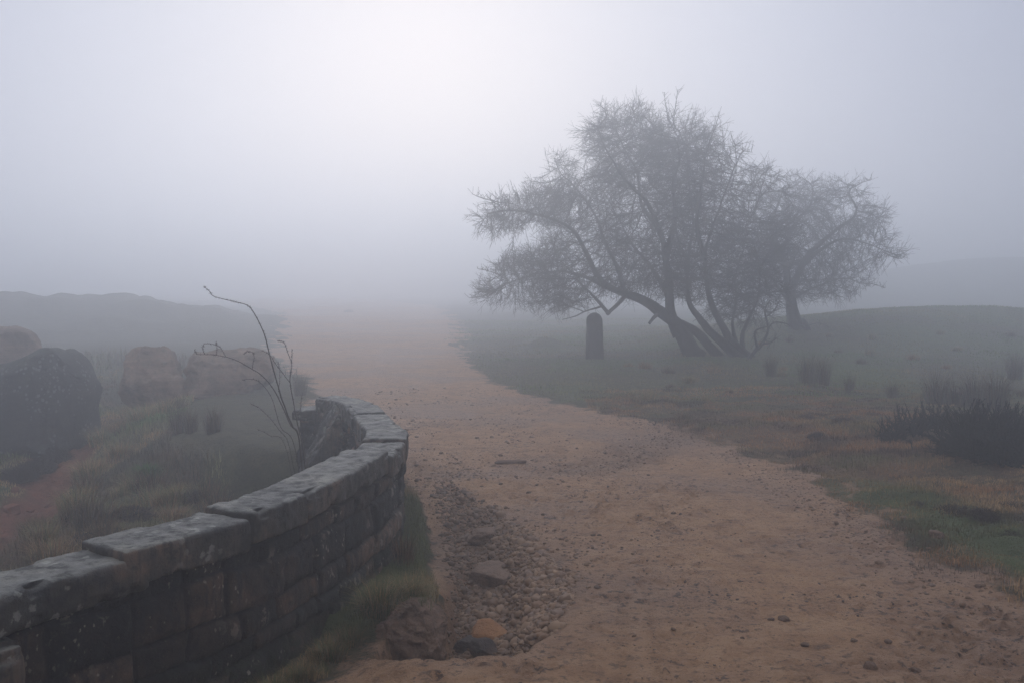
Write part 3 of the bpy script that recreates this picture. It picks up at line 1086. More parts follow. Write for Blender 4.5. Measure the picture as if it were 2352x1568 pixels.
# dark peaty crumbs and heather litter, their colour also standing in for dent shadows
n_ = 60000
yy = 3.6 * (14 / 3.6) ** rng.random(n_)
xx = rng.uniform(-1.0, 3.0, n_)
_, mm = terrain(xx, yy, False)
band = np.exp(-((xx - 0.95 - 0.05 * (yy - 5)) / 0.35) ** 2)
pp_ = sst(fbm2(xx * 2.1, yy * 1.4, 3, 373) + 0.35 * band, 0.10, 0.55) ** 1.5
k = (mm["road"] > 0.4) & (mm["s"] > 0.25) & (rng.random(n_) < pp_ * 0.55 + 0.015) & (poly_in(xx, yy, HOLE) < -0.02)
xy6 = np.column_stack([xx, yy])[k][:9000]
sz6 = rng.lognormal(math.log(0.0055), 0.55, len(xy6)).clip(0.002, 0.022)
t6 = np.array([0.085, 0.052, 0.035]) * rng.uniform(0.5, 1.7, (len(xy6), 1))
o = obj("litter_dent_shade", pebble_field("litter_dent_shade", xy6, sz6, 1, t6, sink=0.85))
tag(o, "dark peaty crumbs and dead heather bits, doubling as painted dent shadows in the sandy track", "litter", kind="stuff")

# single loose stones one could pick out
LOOSE = [(2105, 1545, 0.030, "dark brown fist-sized stone near the bottom edge of the track at right"),
         (1265, 1099, 0.030, "dark stone lying alone on the middle of the track above the others"),
         (1325, 1040, 0.020, None), (1150, 1048, 0.032, None), (1335, 1153, 0.020, None), (1362, 1226, 0.022, None), (1377, 1226, 0.022, None),
         (1370, 1192, 0.018, None), (1300, 1136, 0.022, None), (1247, 1180, 0.022, None), (1510, 1220, 0.022, None), (1547, 1182, 0.024, "brown stone standing by itself on bare sand right of the gravel fan"),
         (1832, 1165, 0.020, None), (1800, 1422, 0.036, "flat stone embedded in churned sand at lower right of the track"), (1625, 962, 0.036, "dark stone sitting on the far right edge of the track below the grass"),
         (1670, 990, 0.036, None), (1455, 1322, 0.014, None), (1440, 1360, 0.016, None), (1770, 1420, 0.022, None), (1850, 1480, 0.026, None),
         (1998, 1535, 0.040, "half-buried muddy stone left of the fist-sized dark stone"), (2040, 1480, 0.022, None), (1960, 1475, 0.024, None), (1705, 1465, 0.014, None),
         (1095, 1010, 0.026, None), (1215, 1130, 0.026, None), (1080, 1160, 0.028, None), (1150, 1110, 0.026, None), (1185, 1090, 0.022, None), (1020, 1120, 0.034, None),
         (985, 1095, 0.032, None), (1055, 1140, 0.030, None), (2075, 1190, 0.030, "pale stone at the foot of the green verge"), (2150, 1240, 0.060, None), (2250, 1345, 0.030, None)]
for i_, (px, py, s_, lab) in enumerate(LOOSE):
    q = gnd(px, py, 0.0)
    s_ *= 0.8
    P, F = rock(200 + i_, (2 * s_, 1.7 * s_, 1.15 * s_), cuts=5, rough=0.06, sub=3)
    o = obj("stone", mesh_np("stone", P, F, M_EARTH if lab is None or "pale" not in lab else M_PALESLAB))
    o.location = (q[0], q[1], Z(q[0], q[1]) + 0.12 * s_)
    o.rotation_euler = (0, 0, random.uniform(0, 6))
    if lab:
        tag(o, lab, "stone")
    else:
        tag(o, "small loose brown stone lying on the sandy track", "stone", "loose stones on the track")

# red rubble in the ditch at the left edge
RUB = [(25, 1165, 0.11), (60, 1185, 0.05), (15, 1215, 0.08), (70, 1150, 0.045), (110, 1135, 0.05), (35, 1130, 0.06), (90, 1100, 0.05), (140, 1090, 0.04), (55, 1205, 0.05), (20, 1245, 0.06), (125, 1110, 0.04), (160, 1060, 0.05)]
for i_, (px, py, s_) in enumerate(RUB):
    q = gnd(px, py, -0.8)
    P, F = rock(300 + i_, (2.2 * s_, 1.6 * s_, 1.1 * s_), cuts=7, rough=0.05, sub=4, flat=0.5)
    o = obj("rubble_stone", mesh_np("rubble_stone", P, F, M_RUBBLE))
    o.location = (q[0], q[1], Z(q[0], q[1]) + 0.22 * s_)
    o.rotation_euler = (random.uniform(-0.2, 0.2), random.uniform(-0.2, 0.2), random.uniform(0, 6))
    if i_ == 0:
        tag(o, "largest red sandstone block in the ditch at the left edge", "stone", "red rubble in the ditch")
    else:
        tag(o, "small reddish stone lying in the red earth ditch", "stone", "red rubble in the ditch")


# ------------------------------------------------------------------ grass
def blades(P, h, ang, lean, width, tint):
    n = len(P)
    dx = np.column_stack([np.cos(ang), np.sin(ang), np.zeros(n)])
    sx = np.column_stack([-np.sin(ang), np.cos(ang), np.zeros(n)])
    up = np.array([0, 0, 1.0])
    H = h[:, None]
    L = lean[:, None]
    Wd = width[:, None]
    mid = P + up * H * 0.55 * np.sqrt(np.maximum(0.05, 1 - (L * 0.5) ** 2)) + dx * H * 0.25 * L
    tip = mid + up * H * 0.5 * (1 - L * 0.9) + dx * H * 0.6 * L
    V = np.stack([P - sx * Wd, P + sx * Wd, mid + sx * Wd * 0.7, mid - sx * Wd * 0.7, tip], 1)
    F = np.array([[0, 1, 2], [0, 2, 3], [3, 2, 4]])
    FF = (F[None] + (np.arange(n) * 5)[:, None, None]).reshape(-1, 3)
    return V.reshape(-1, 3), FF, np.repeat(tint, 5, axis=0)


C_GREEN = np.array([0.092, 0.126, 0.040])
C_OLIVE = np.array([0.150, 0.132, 0.060])
C_TAN = np.array([0.390, 0.240, 0.110])
C_RUST = np.array([0.270, 0.135, 0.060])
C_DARK = np.array([0.040, 0.027, 0.022])


def turf(xr, yr, n, sel, hfun, cfun, wfun=0.0016, seed=0):
    x = rng.uniform(*xr, n)
    y = yr[0] * (yr[1] / yr[0]) ** rng.random(n)
    xr_ = x * (y / yr[1]) if False else x
    z, m = terrain(xr_, y)
    k = sel(xr_, y, m)
    x, y, z = xr_[k], y[k], z[k]
    m = {a: b[k] for a, b in m.items()}
    h = hfun(x, y, m) * rng.uniform(0.5, 1.25, len(x))
    col = cfun(x, y, m) * rng.uniform(0.6, 1.45, (len(x), 1))
    ang = rng.uniform(0, 2 * math.pi, len(x))
    lean = rng.uniform(0.2, 0.95, len(x))
    w = np.full(len(x), wfun) * np.maximum(1, y / 6.0)
    return blades(np.column_stack([x, y, z - 0.005]), h, ang, lean, w, col)


def lerp(a, b, t):
    return a + (b - a) * np.asarray(t)[:, None]


def grass_obj(name, parts, label):
    J = Join()
    T = []
    for V, F, t in parts:
        J.add(V, F)
        T.append(t)
    o = obj(name, J.mesh(name, M_GRASS, smooth=False, tint=np.vstack(T)))
    tag(o, label, "grass", kind="stuff")


# right verge, near
vis = lambda x, y: np.abs(x) < 0.56 * y + 0.3
def c_verge(x, y, m):
    c = lerp(np.tile(C_OLIVE, (len(x), 1)), C_TAN, sst(fbm2(x * 1.4, y * 1.4, 3, 401), -0.25, 0.25))
    c = lerp(c, C_RUST * 1.25, 0.9 * sst(fbm2(x * 2.0, y * 2.4, 3, 411), -0.2, 0.2))
    c = lerp(c, C_DARK, 0.85 * sst(fbm2(x * 1.7 + 7, y * 2.6, 3, 421), 0.06, 0.28))
    return lerp(c, C_GREEN * np.array([1.15, 1.0, 1.0]), np.clip(m["green"] * 1.1, 0, 1) * 0.55)
verge = turf((1.0, 9.0), (4.6, 15.0), 330000, lambda x, y, m: (m["off"] > 0.18 + 0.72 * rng.random(len(x)) ** 0.7) & (m["right"] > 0.3) & vis(x, y),
             lambda x, y, m: (0.028 + 0.035 * sst(fbm2(x * 1.6, y * 1.6, 3, 71), -0.2, 0.4)) * (1 - 0.25 * m["green"]), c_verge, 0.0015)
grass_obj("verge_grass", [verge], "short tan, rust and green moorland grass on the right verge of the track")
# field under the trees
def c_field(x, y, m):
    c = lerp(np.tile(C_OLIVE * 1.45, (len(x), 1)), C_GREEN * 1.6, sst(fbm2(x * 0.6, y * 0.6, 3, 431), -0.3, 0.2))
    return lerp(c, C_TAN, 0.35 * sst(fbm2(x * 0.9, y * 0.9, 3, 441), 0.1, 0.4))
field = turf((-3.0, 22.0), (13.5, 45.0), 200000, lambda x, y, m: (m["off"] > 0.5 + 0.3 * rng.random(len(x))) & vis(x, y) & (x > -0.1 * y + 0.8),
             lambda x, y, m: 0.035 + 0.03 * sst(fbm2(x * 1.1, y * 1.1, 3, 451), -0.1, 0.4), c_field, 0.0015)
grass_obj("field_grass", [field], "grey-green pasture grass on the field under the hawthorn trees")
# left bank behind the wall
def c_left(x, y, m):
    c = lerp(np.tile(C_OLIVE, (len(x), 1)), C_GREEN, sst(fbm2(x * 1.1, y * 1.1, 3, 461), -0.1, 0.3))
    c = lerp(c, C_TAN * 0.8, 0.8 * sst(fbm2(x * 1.3 + 3, y * 1.3, 3, 471), 0.0, 0.3))
    return lerp(c, C_DARK, np.maximum(0.8 * sst(y, 20, 26), 0.75 * sst(fbm2(x * 1.2 + 9, y * 1.2, 3, 481), 0.0, 0.3)))
left = turf((-14.0, -1.0), (6.5, 30.0), 420000, lambda x, y, m: (m["low"] > 0.35) & (m["road"] < 0.4) & (m["red"] < 0.35 + 0.3 * rng.random(len(x))) & vis(x, y) & (m["s"] < -0.3),
            lambda x, y, m: 0.05 + 0.12 * sst(fbm2(x * 1.3, y * 1.3, 3, 491), -0.15, 0.4), lambda x, y, m: 1.5 * c_left(x, y, m), 0.0020)
left2 = turf((-30.0, -2.0), (17.0, 48.0), 80000, lambda x, y, m: (m["road"] < 0.3) & (m["low"] < 0.5) & (m["s"] < 3) & vis(x, y) & (x < -0.12 * y - 1.0),
             lambda x, y, m: 0.08 + 0.24 * sst(fbm2(x * 0.7, y * 0.7, 3, 501), -0.2, 0.35), c_left, 0.0022)
grass_obj("bank_grass", [left, left2], "rough dark grass on the lower bank behind the wall")
# foot of the wall and the bank beside the hollow
def c_foot(x, y, m):
    c = lerp(np.tile(C_GREEN * 0.9, (len(x), 1)), C_TAN * 0.95, sst(fbm2(x * 4, y * 4, 3, 511), -0.1, 0.4))
    return lerp(c, C_OLIVE, 0.4 + 0 * x)
foot = turf((-1.6, -0.2), (3.4, 8.2), 90000, lambda x, y, m: (m["s"] > 0.02) & ((m["bank"] > 0.5) & (rng.random(len(x)) < 0.8) | (m["s"] < 0.16 + 0.10 * fbm2(x * 5, y * 5, 2, 521)) & (y < 4.9)) & (poly_in(x, y, HOLE) < -0.02),
            lambda x, y, m: 0.05 + 0.03 * sst(y, 4.0, 5.0), c_foot, 0.0013)
grass_obj("wall_foot_grass", [foot], "green and straw grass growing along the foot of the wall")


# tussocks: one thing each
def tussock_mesh(name, n, rad, h, cols, droop=0.6, width=0.0016, seed=0, out=1.0):
    rr = np.random.default_rng(seed)
    a = rr.uniform(0, 2 * math.pi, n)
    r = rad * np.sqrt(rr.random(n)) * 0.6
    P = np.column_stack([r * np.cos(a), r * np.sin(a), np.full(n, -0.02)])
    hh = h * rr.uniform(0.5, 1.15, n)
    lean = np.clip(droop * (0.25 + r / rad) * rr.uniform(0.5, 1.5, n), 0.02, 0.98) * out
    c = np.array(cols)[rr.integers(0, len(cols), n)] * rr.uniform(0.6, 1.4, (n, 1))
    V, F, t = blades(P, hh, a + rr.normal(0, 0.5, n), lean, np.full(n, width), c)
    return mesh_np(name, V, F, M_GRASS, smooth=False, tint=t)


def put(name, me, x, y, label, cat, group=None, sc=1.0, dz=0.0, rz=None):
    o = obj(name, me)
    o.location = (x, y, Z(x, y) + dz)
    o.rotation_euler = (0, 0, random.uniform(0, 6) if rz is None else rz)
    o.scale = (sc * random.uniform(0.85, 1.2), sc * random.uniform(0.85, 1.2), sc * random.uniform(0.85, 1.1) * (0.6 if cat == 'heather' else 1.0))
    return tag(o, label, cat, group)


TM_STRAW = tussock_mesh("grass_tussock", 900, 0.13, 0.22, [C_TAN * 0.9, C_OLIVE, C_GREEN], 0.85, 0.0012, 3)
put("grass_tussock", TM_STRAW, -0.68, 5.02, "straw-green tussock hanging over the earthy boulder beside the wall", "grass tussock", None, 1.0, 0.0)
put("grass_tussock", TM_STRAW, -0.60, 5.35, "straw tussock on the bank just above the one hanging over the boulder", "grass tussock", None, 0.8)
put("grass_tussock", TM_STRAW, -0.53, 5.13, "straw tussock draped over the back of the earthy boulder beside the hollow", "grass tussock", None, 0.9, 0.0)
TM_FOOT = tussock_mesh("grass_tussock", 600, 0.12, 0.15, [C_TAN * 0.6, C_OLIVE * 0.8, C_GREEN * 0.8], 0.8, 0.0012, 4)
for x_, y_, s_ in ((-1.02, 4.15, 1.0), (-0.95, 4.35, 0.8), (-0.86, 4.62, 0.9), (-1.15, 3.95, 1.1), (-0.80, 4.80, 0.9)):
    put("grass_tussock", TM_FOOT, x_, y_, "dark green tussock at the foot of the near part of the wall", "grass tussock", "tussocks at the wall foot", s_)
TM_RUST = tussock_mesh("dead_plant", 260, 0.10, 0.30, [C_RUST * 0.7, C_DARK, C_RUST * 0.5], 0.5, 0.0013, 5)
put("dead_plant", TM_RUST, -0.66, 5.95, "rusty brown dead plant against the bend of the wall", "plant", None, 1.0)

BANKT = [tussock_mesh("grass_tussock", 520, 0.20, 0.24, c_, 0.8, 0.0022, 60 + k) for k, c_ in enumerate(([C_OLIVE * 1.5, C_GREEN * 1.3, C_TAN], [C_TAN * 1.1, C_RUST, C_OLIVE * 1.3], [C_DARK, C_OLIVE, C_RUST * 0.7]))]
rt = random.Random(12)
n_t = 0
while n_t < 54:
    px, py = rt.uniform(60, 680), rt.uniform(945, 1220)
    q = gnd(px, py, -0.40)
    zz, mm = terrain(np.array([q[0]]), np.array([q[1]]))
    if mm["low"][0] < 0.5 or mm["red"][0] > 0.4 or mm["s"][0] > -0.5 or q[1] < 7.0:
        continue
    put("grass_tussock", BANKT[n_t % 3], q[0], q[1], "rough moor-grass tussock on the bank behind the wall", "grass tussock", "tussocks on the bank behind the wall", rt.uniform(0.7, 1.4), -0.02)
    n_t += 1

# rushes
RUSH = [tussock_mesh("rush_clump", 340, 0.20, 0.62, [C_DARK * 1.2, C_OLIVE * 0.6, C_RUST * 0.5], 0.62, 0.0022, 30 + k) for k in range(3)]
for i_, (px, py, Y_, s_) in enumerate([(2150, 955, 13.2, 1.0), (2195, 955, 13.0, 0.85), (2240, 960, 12.7, 1.0), (2290, 960, 12.4, 0.9), (1855, 915, 15.4, 0.9), (1890, 915, 15.2, 0.8), (1770, 895, 16.6, 0.7),
                                       (2050, 940, 13.8, 0.55), (1950, 930, 14.5, 0.5), (2330, 900, 16.5, 0.9)]):
    q = at(px, py, Y_)
    lab = {0: "tall rush clump above the gorse, leftmost of its row", 3: "tall rush clump above the gorse, rightmost of its row", 4: "faint dark rush clump in the pasture right of the trunks", 9: "faint rush clump at the right edge of the pasture"}.get(i_)
    put("rush_clump", RUSH[i_ % 3], q[0], q[1], lab or "dark rush clump in the misty pasture beyond the gorse bushes", "rushes", "rush clumps in the pasture", s_)
for i_, (px, py, Y_, s_) in enumerate([(690, 905, 14.5, 0.75), (410, 985, 11.6, 0.7), (440, 1000, 11.2, 0.6), (200, 1160, 8.6, 0.75), (235, 1175, 8.3, 0.65), (490, 1010, 10.8, 0.6)]):
    q = at(px, py, Y_)
    lab = "small rush clump on the track edge beyond the wall end" if i_ == 0 else "dark rush clump on the rough bank behind the wall"
    put("rush_clump", RUSH[i_ % 3], q[0], q[1], lab, "rushes", None if i_ == 0 else "rushes on the bank behind the wall", s_)


rt = random.Random(21)
n_t = 0
while n_t < 34:
    yq = rt.uniform(11.5, 24.0)
    xq = rt.uniform(0.05 * yq + 1.0, 0.55 * yq)
    zz, mm = terrain(np.array([xq]), np.array([yq]))
    if mm["off"][0] < 0.8:
        continue
    put("grass_tussock", BANKT[n_t % 3], xq, yq, "low grass tussock in the misty pasture round the hawthorns", "grass tussock", "tussocks in the pasture", rt.uniform(0.5, 1.0), -0.03)
    n_t += 1


# heather clumps
def heather_mesh(seed, n=420, rad=0.16, h=0.16):
    rr = np.random.default_rng(seed)
    a = rr.uniform(0, 2 * math.pi, n)
    r = rad * np.sqrt(rr.random(n))
    top = h * np.sqrt(np.maximum(0.08, 1 - (r / rad) ** 2)) * rr.uniform(0.6, 1.1, n)
    P0 = np.column_stack([r * 0.55 * np.cos(a), r * 0.55 * np.sin(a), np.zeros(n)])
    P1 = np.column_stack([r * np.cos(a), r * np.sin(a), top]) + rr.normal(0, 0.012, (n, 3))
    J = Join()
    J.add(*segs_mesh(P0, P1, np.full(n, 0.0022), np.full(n, 0.0014)))
    Q0, Q1 = [], []
    for k in range(5):
        t = rr.uniform(0.35, 1.0, n)[:, None]
        b = P0 + (P1 - P0) * t
        Q0.append(b)
        Q1.append(b + rr.normal(0, 1, (n, 3)) * np.array([0.02, 0.02, 0.012]) + np.array([0, 0, 0.016]))
    Q0, Q1 = np.vstack(Q0), np.vstack(Q1)
    J.add(*segs_mesh(Q0, Q1, np.full(len(Q0), 0.0024), np.full(len(Q0), 0.001)))
    V = np.vstack(J.V)
    t = np.tile(C_DARK, (len(V), 1)) * (0.7 + 0.6 * (n3(V * 20, 3)[:, None] * 0.5 + 0.5))
    t = t + np.array([0.010, 0.003, 0.0]) * np.clip(n3(V * 9, 4)[:, None] + 0.3, 0, 1)
    return J.mesh("heather_clump", M_HEATH, tint=t)


HEA = [heather_mesh(50 + k) for k in range(4)]
HP = [(1720, 945, 0.9), (1800, 958, 1.0), (1850, 975, 1.1), (1935, 985, 1.3), (1880, 1010, 1.1), (1990, 945, 0.9), (1830, 1030, 0.7), (2065, 1085, 0.8), (2110, 1145, 0.8), (2190, 1165, 1.2), (2260, 1178, 1.3), (2320, 1160, 1.1), (1955, 1050, 0.7), (2330, 1215, 0.8)]
for i_, (px, py, s_) in enumerate(HP):
    q = gnd(px, py, 0.06)
    put("heather_clump", HEA[i_ % 4], q[0], q[1], "low dark heather clump in the tan grass of the right verge", "heather", "heather clumps on the right verge", s_ * 0.75, -0.05)
for i_, (px, py, Y_, s_) in enumerate([(300, 1150, 9.0, 1.3), (430, 1090, 9.6, 1.2), (210, 1190, 8.4, 1.4), (250, 1180, 8.5, 1.2), (80, 1010, 12.4, 1.8), (30, 1040, 12.0, 1.9), (130, 1000, 12.8, 1.5), (590, 1060, 9.4, 1.0)]):
    q = at(px, py, Y_)
    put("heather_clump", HEA[i_ % 4], q[0], q[1], "dark heather clump on the rough slope behind the wall", "heather", "heather on the bank behind the wall", s_, -0.02)
q = at(800, 690, 58)
put("heather_clump", HEA[0], q[0], q[1], "tiny faint bush on the misty skyline left of the track's vanishing point", "heather", None, 2.0, -0.05)


# gorse
def gorse_mesh(seed, rad, h, nst, spines, squash=1.0):
    rr = np.random.default_rng(seed)
    P0, P1, r0, r1, ends = [], [], [], [], []
    for _ in range(nst):
        a = rr.uniform(0, 2 * math.pi)
        e = rr.uniform(0.1, 1.0)
        el = math.asin(e) if rr.random() < 0.85 else rr.uniform(-0.05, 0.3)
        L = rr.uniform(0.80, 1.08)
        tgt = np.array([rad * L * math.cos(el) * math.cos(a), squash * rad * L * math.cos(el) * math.sin(a), h * L * math.sin(el)])
        p = np.array([rr.normal(0, rad * 0.3), rr.normal(0, rad * 0.3), 0.0])
        tgt = tgt + p * 0.4
        n = 7
        pts = [p + (tgt - p) * t + rr.normal(0, 0.012, 3) + np.array([0, 0, 0.10 * h * math.sin(t * 3.1)]) for t in np.linspace(0, 1, n)]
        pts[-1] = pts[-1] + np.array([0, 0, 0.03])
        for i in range(n - 1):
            P0.append(pts[i]); P1.append(pts[i + 1])
            r0.append(0.006 * (1 - i / n) + 0.002); r1.append(0.006 * (1 - (i + 1) / n) + 0.002)
            if i >= 1:
                for _k in range(spines):
                    t = rr.random()
                    b = pts[i] + (pts[i + 1] - pts[i]) * t
                    d = rr.normal(0, 1, 3)
                    d = d / np.linalg.norm(d) + np.array([0, 0, 0.5]) + (pts[i + 1] - pts[i]) / np.linalg.norm(pts[i + 1] - pts[i]) * 0.6
                    ends.append((b, b + d * rr.uniform(0.010, 0.026)))
    J = Join()
    J.add(*segs_mesh(P0, P1, np.array(r0), np.array(r1)))
    J.add(*segs_mesh([e[0] for e in ends], [e[1] for e in ends], np.full(len(ends), 0.0026), np.full(len(ends), 0.0008)))
    V = np.vstack(J.V)
    t = np.tile(np.array([0.014, 0.016, 0.010]), (len(V), 1)) * (0.7 + 0.8 * (n3(V * 9, 3)[:, None] * 0.5 + 0.5))
    return J.mesh("gorse_bush", M_HEATH, tint=t)


q = gnd(2270, 1062, 0.03)
me = gorse_mesh(5, 0.42, 0.50, 620, 9)
put("gorse_bush", me, q[0], q[1], "big dark rounded gorse bush at the right edge of the verge", "gorse bush", None, 1.0, -0.03)
q = gnd(2400, 1055, 0.03)
put("gorse_bush", me, q[0] + 0.1, q[1] + 0.1, "dark gorse bush cut by the right edge of the picture", "gorse bush", None, 1.05, -0.03)
me2 = gorse_mesh(8, 0.20, 0.26, 60, 7)
for px, py, s_, lab in ((2045, 1025, 0.85, "thin low gorse sprig left of the big gorse bush, leftmost one"), (2090, 1018, 1.0, "thin open gorse sprig between the leftmost sprig and the big bush"), (2150, 1000, 1.15, "upright gorse sprig touching the left side of the big bush")):
    q = gnd(px, py, 0.05)
    put("gorse_bush", me2, q[0], q[1], lab, "gorse bush", None, s_, -0.02)

# fern-green patch on the bank
q = at(338, 1040, 10.2)
me = tussock_mesh("fern", 420, 0.10, 0.11, [np.array([0.060, 0.130, 0.020]), np.array([0.045, 0.10, 0.018])], 0.9, 0.004, 77)
put("fern", me, q[0], q[1], "small bright green fern patch on the dark bank", "fern", None, 1.5, 0.10)


# ------------------------------------------------------------------ bramble stems by the wall
def bramble():
    Yb = 7.4
    base = at(712, 1100, Yb)
    zb = Z(base[0], base[1])
    root = np.array([base[0], base[1], zb])
    e = empty("bramble", root)
    tag(e, "leafless thorny stems arching over the wall's inner side, one reaching high into the mist", "bramble")
    stems = [
        ([(714, 1110), (690, 1030), (670, 975), (648, 918), (637, 878), (619, 813), (608, 770), (590, 731), (572, 705), (540, 693), (493, 682), (480, 668), (467, 657)], 0.0090, 0.0026, -0.2),
        ([(712, 1110), (690, 1030), (666, 972), (634, 903), (610, 870), (583, 849), (540, 826), (497, 815), (450, 813)], 0.0085, 0.0028, 0.1),
        ([(716, 1110), (700, 1060), (683, 972), (672, 910), (666, 875), (670, 839), (659, 803), (650, 785), (637, 783)], 0.0075, 0.0026, 0.3),
        ([(666, 878), (640, 845), (619, 815), (600, 805)], 0.0040, 0.002, 0.3),
        ([(669, 835), (671, 815), (670, 800)], 0.003, 0.0018, 0.3),
        ([(710, 1110), (680, 1040), (645, 980), (626, 918), (600, 880), (575, 870), (556, 872)], 0.0045, 0.0022, 0.2),
        ([(708, 1110), (670, 1050), (640, 985), (600, 940), (575, 925)], 0.0035, 0.002, -0.1),
        ([(708, 1110), (700, 1030), (690, 960), (694, 900)], 0.0035, 0.002, 0.0),
        ([(704, 1110), (660, 1040), (620, 1000), (590, 985)], 0.003, 0.002, 0.2),
        ([(720, 1110), (735, 1060), (740, 1010)], 0.003, 0.002, 0.1),
        ([(497, 815), (498, 800), (497, 783)], 0.0028, 0.0018, 0.1),
        ([(520, 820), (505, 797), (490, 790), (468, 788)], 0.0028, 0.0018, 0.1),
        ([(470, 813), (466, 800), (468, 790)], 0.0026, 0.0018, 0.1),
        ([(452, 813), (446, 802)], 0.0026, 0.0018, 0.1),
        ([(580, 847), (583, 815), (572, 807), (558, 813)], 0.0030, 0.0018, 0.1),
        ([(640, 900), (643, 860), (640, 830)], 0.0028, 0.0018, 0.0),
    ]
    for pts, ra, rb, dy in stems:
        W = [at(x, y, Yb + dy * min(1.0, max(0.0, (1110 - y) / 250)) + (0.3 if y < 800 else 0) * 0) for x, y in pts]
        W[0] = W[0] if pts[0][1] < 1100 else root + np.array([(pts[0][0] - 712) * 0.004, dy * 0.2, -0.05])
        C = catmull(W, 8)
        C = C + 0.004 * np.column_stack([fbm3(C * 14, 2, 1), fbm3(C * 14, 2, 2), fbm3(C * 14, 2, 3)])
        rad = np.linspace(ra * 0.75, rb * 0.62, len(C))
        J = Join()
        V, F, Cc = tube(C, rad, 6)
        J.add(V, F, Cc)
        n = max(6, len(C) * 2)
        idx = rng.integers(1, len(C) - 1, n)
        d = rng.normal(0, 1, (n, 3))
        d /= np.linalg.norm(d, axis=1, keepdims=True)
        J.add(*segs_mesh(C[idx], C[idx] + d * rng.uniform(0.008, 0.018, (n, 1)), np.full(n, 0.0018), np.full(n, 0.0006)))
        o = obj("stem", J.mesh("stem", M_STEM), e)
        o.location = (0, 0, 0)
        o.data.transform(__import__("mathutils").Matrix.Translation(Vector(-root)))


bramble()
# twiggy undergrowth round the bramble foot
TW = tussock_mesh("dead_plant", 240, 0.16, 0.34, [C_DARK * 1.2, C_RUST * 0.6, C_OLIVE * 0.6], 0.45, 0.0016, 91)
for px, py, Y_, s_ in ((640, 1060, 7.9, 1.2), (680, 1050, 7.8, 1.2), (600, 1050, 8.4, 1.0), (655, 1010, 8.4, 1.1), (700, 1010, 8.3, 1.0)):
    q = at(px, py, Y_)
    put("dead_plant", TW, q[0], q[1], "dead brown stalks round the foot of the bramble behind the wall", "plant", "dead stalks behind the wall", s_)

# ------------------------------------------------------------------ hawthorn trees
def limb_world(pts, Y0):
    return np.array([at(x, y, Y0 + (p[0] if p else 0.0)) for (x, y, *p) in pts])


def grow(seeds, attract, step=0.10, infl=1.6, kill=0.125, iters=120, trop=(0, 0, 0.0), jit=0.10, seed=0):
    rr = np.random.default_rng(seed)
    pos = [np.array(s) for s in seeds]
    par = [-1] * len(pos)
    A = np.array(attract)
    nearest = np.zeros(len(A), int)
    nd = np.full(len(A), 1e9)

    def upd(new):
        kd = kdtree.KDTree(len(new))
        for i in new:
            kd.insert(pos[i], i)
        kd.balance()
        for k in range(len(A)):
            if alive[k]:
                _, i, d = kd.find(A[k])
                if d < nd[k]:
                    nd[k] = d
                    nearest[k] = i
    alive = np.ones(len(A), bool)
    upd(range(len(pos)))
    nch = {}
    for it in range(iters):
        use = np.where(alive & (nd < infl))[0]
        if len(use) == 0:
            break
        acc = {}
        for k in use:
            i = nearest[k]
            d = A[k] - pos[i]
            d = d / max(1e-6, np.linalg.norm(d))
            if i in acc:
                acc[i] += d
            else:
                acc[i] = d.copy()
        new = []
        for i, d in acc.items():
            if nch.get(i, 0) >= 3:
                continue
            l = np.linalg.norm(d)
            if l < 1e-3:
                d = rr.normal(0, 1, 3)
                l = np.linalg.norm(d)
            d = d / l + rr.normal(0, jit, 3) + np.array(trop)
            d /= np.linalg.norm(d)
            if par[i] >= 0:
                pd = pos[i] - pos[par[i]]
                d = d + 0.95 * pd / max(1e-6, np.linalg.norm(pd))
                d /= np.linalg.norm(d)
            pos.append(pos[i] + d * step * rr.uniform(0.7, 1.3))
            par.append(i)
            nch[i] = nch.get(i, 0) + 1
            new.append(len(pos) - 1)
        if not new:
            break
        upd(new)
        alive &= nd > kill
    return np.array(pos), np.array(par)


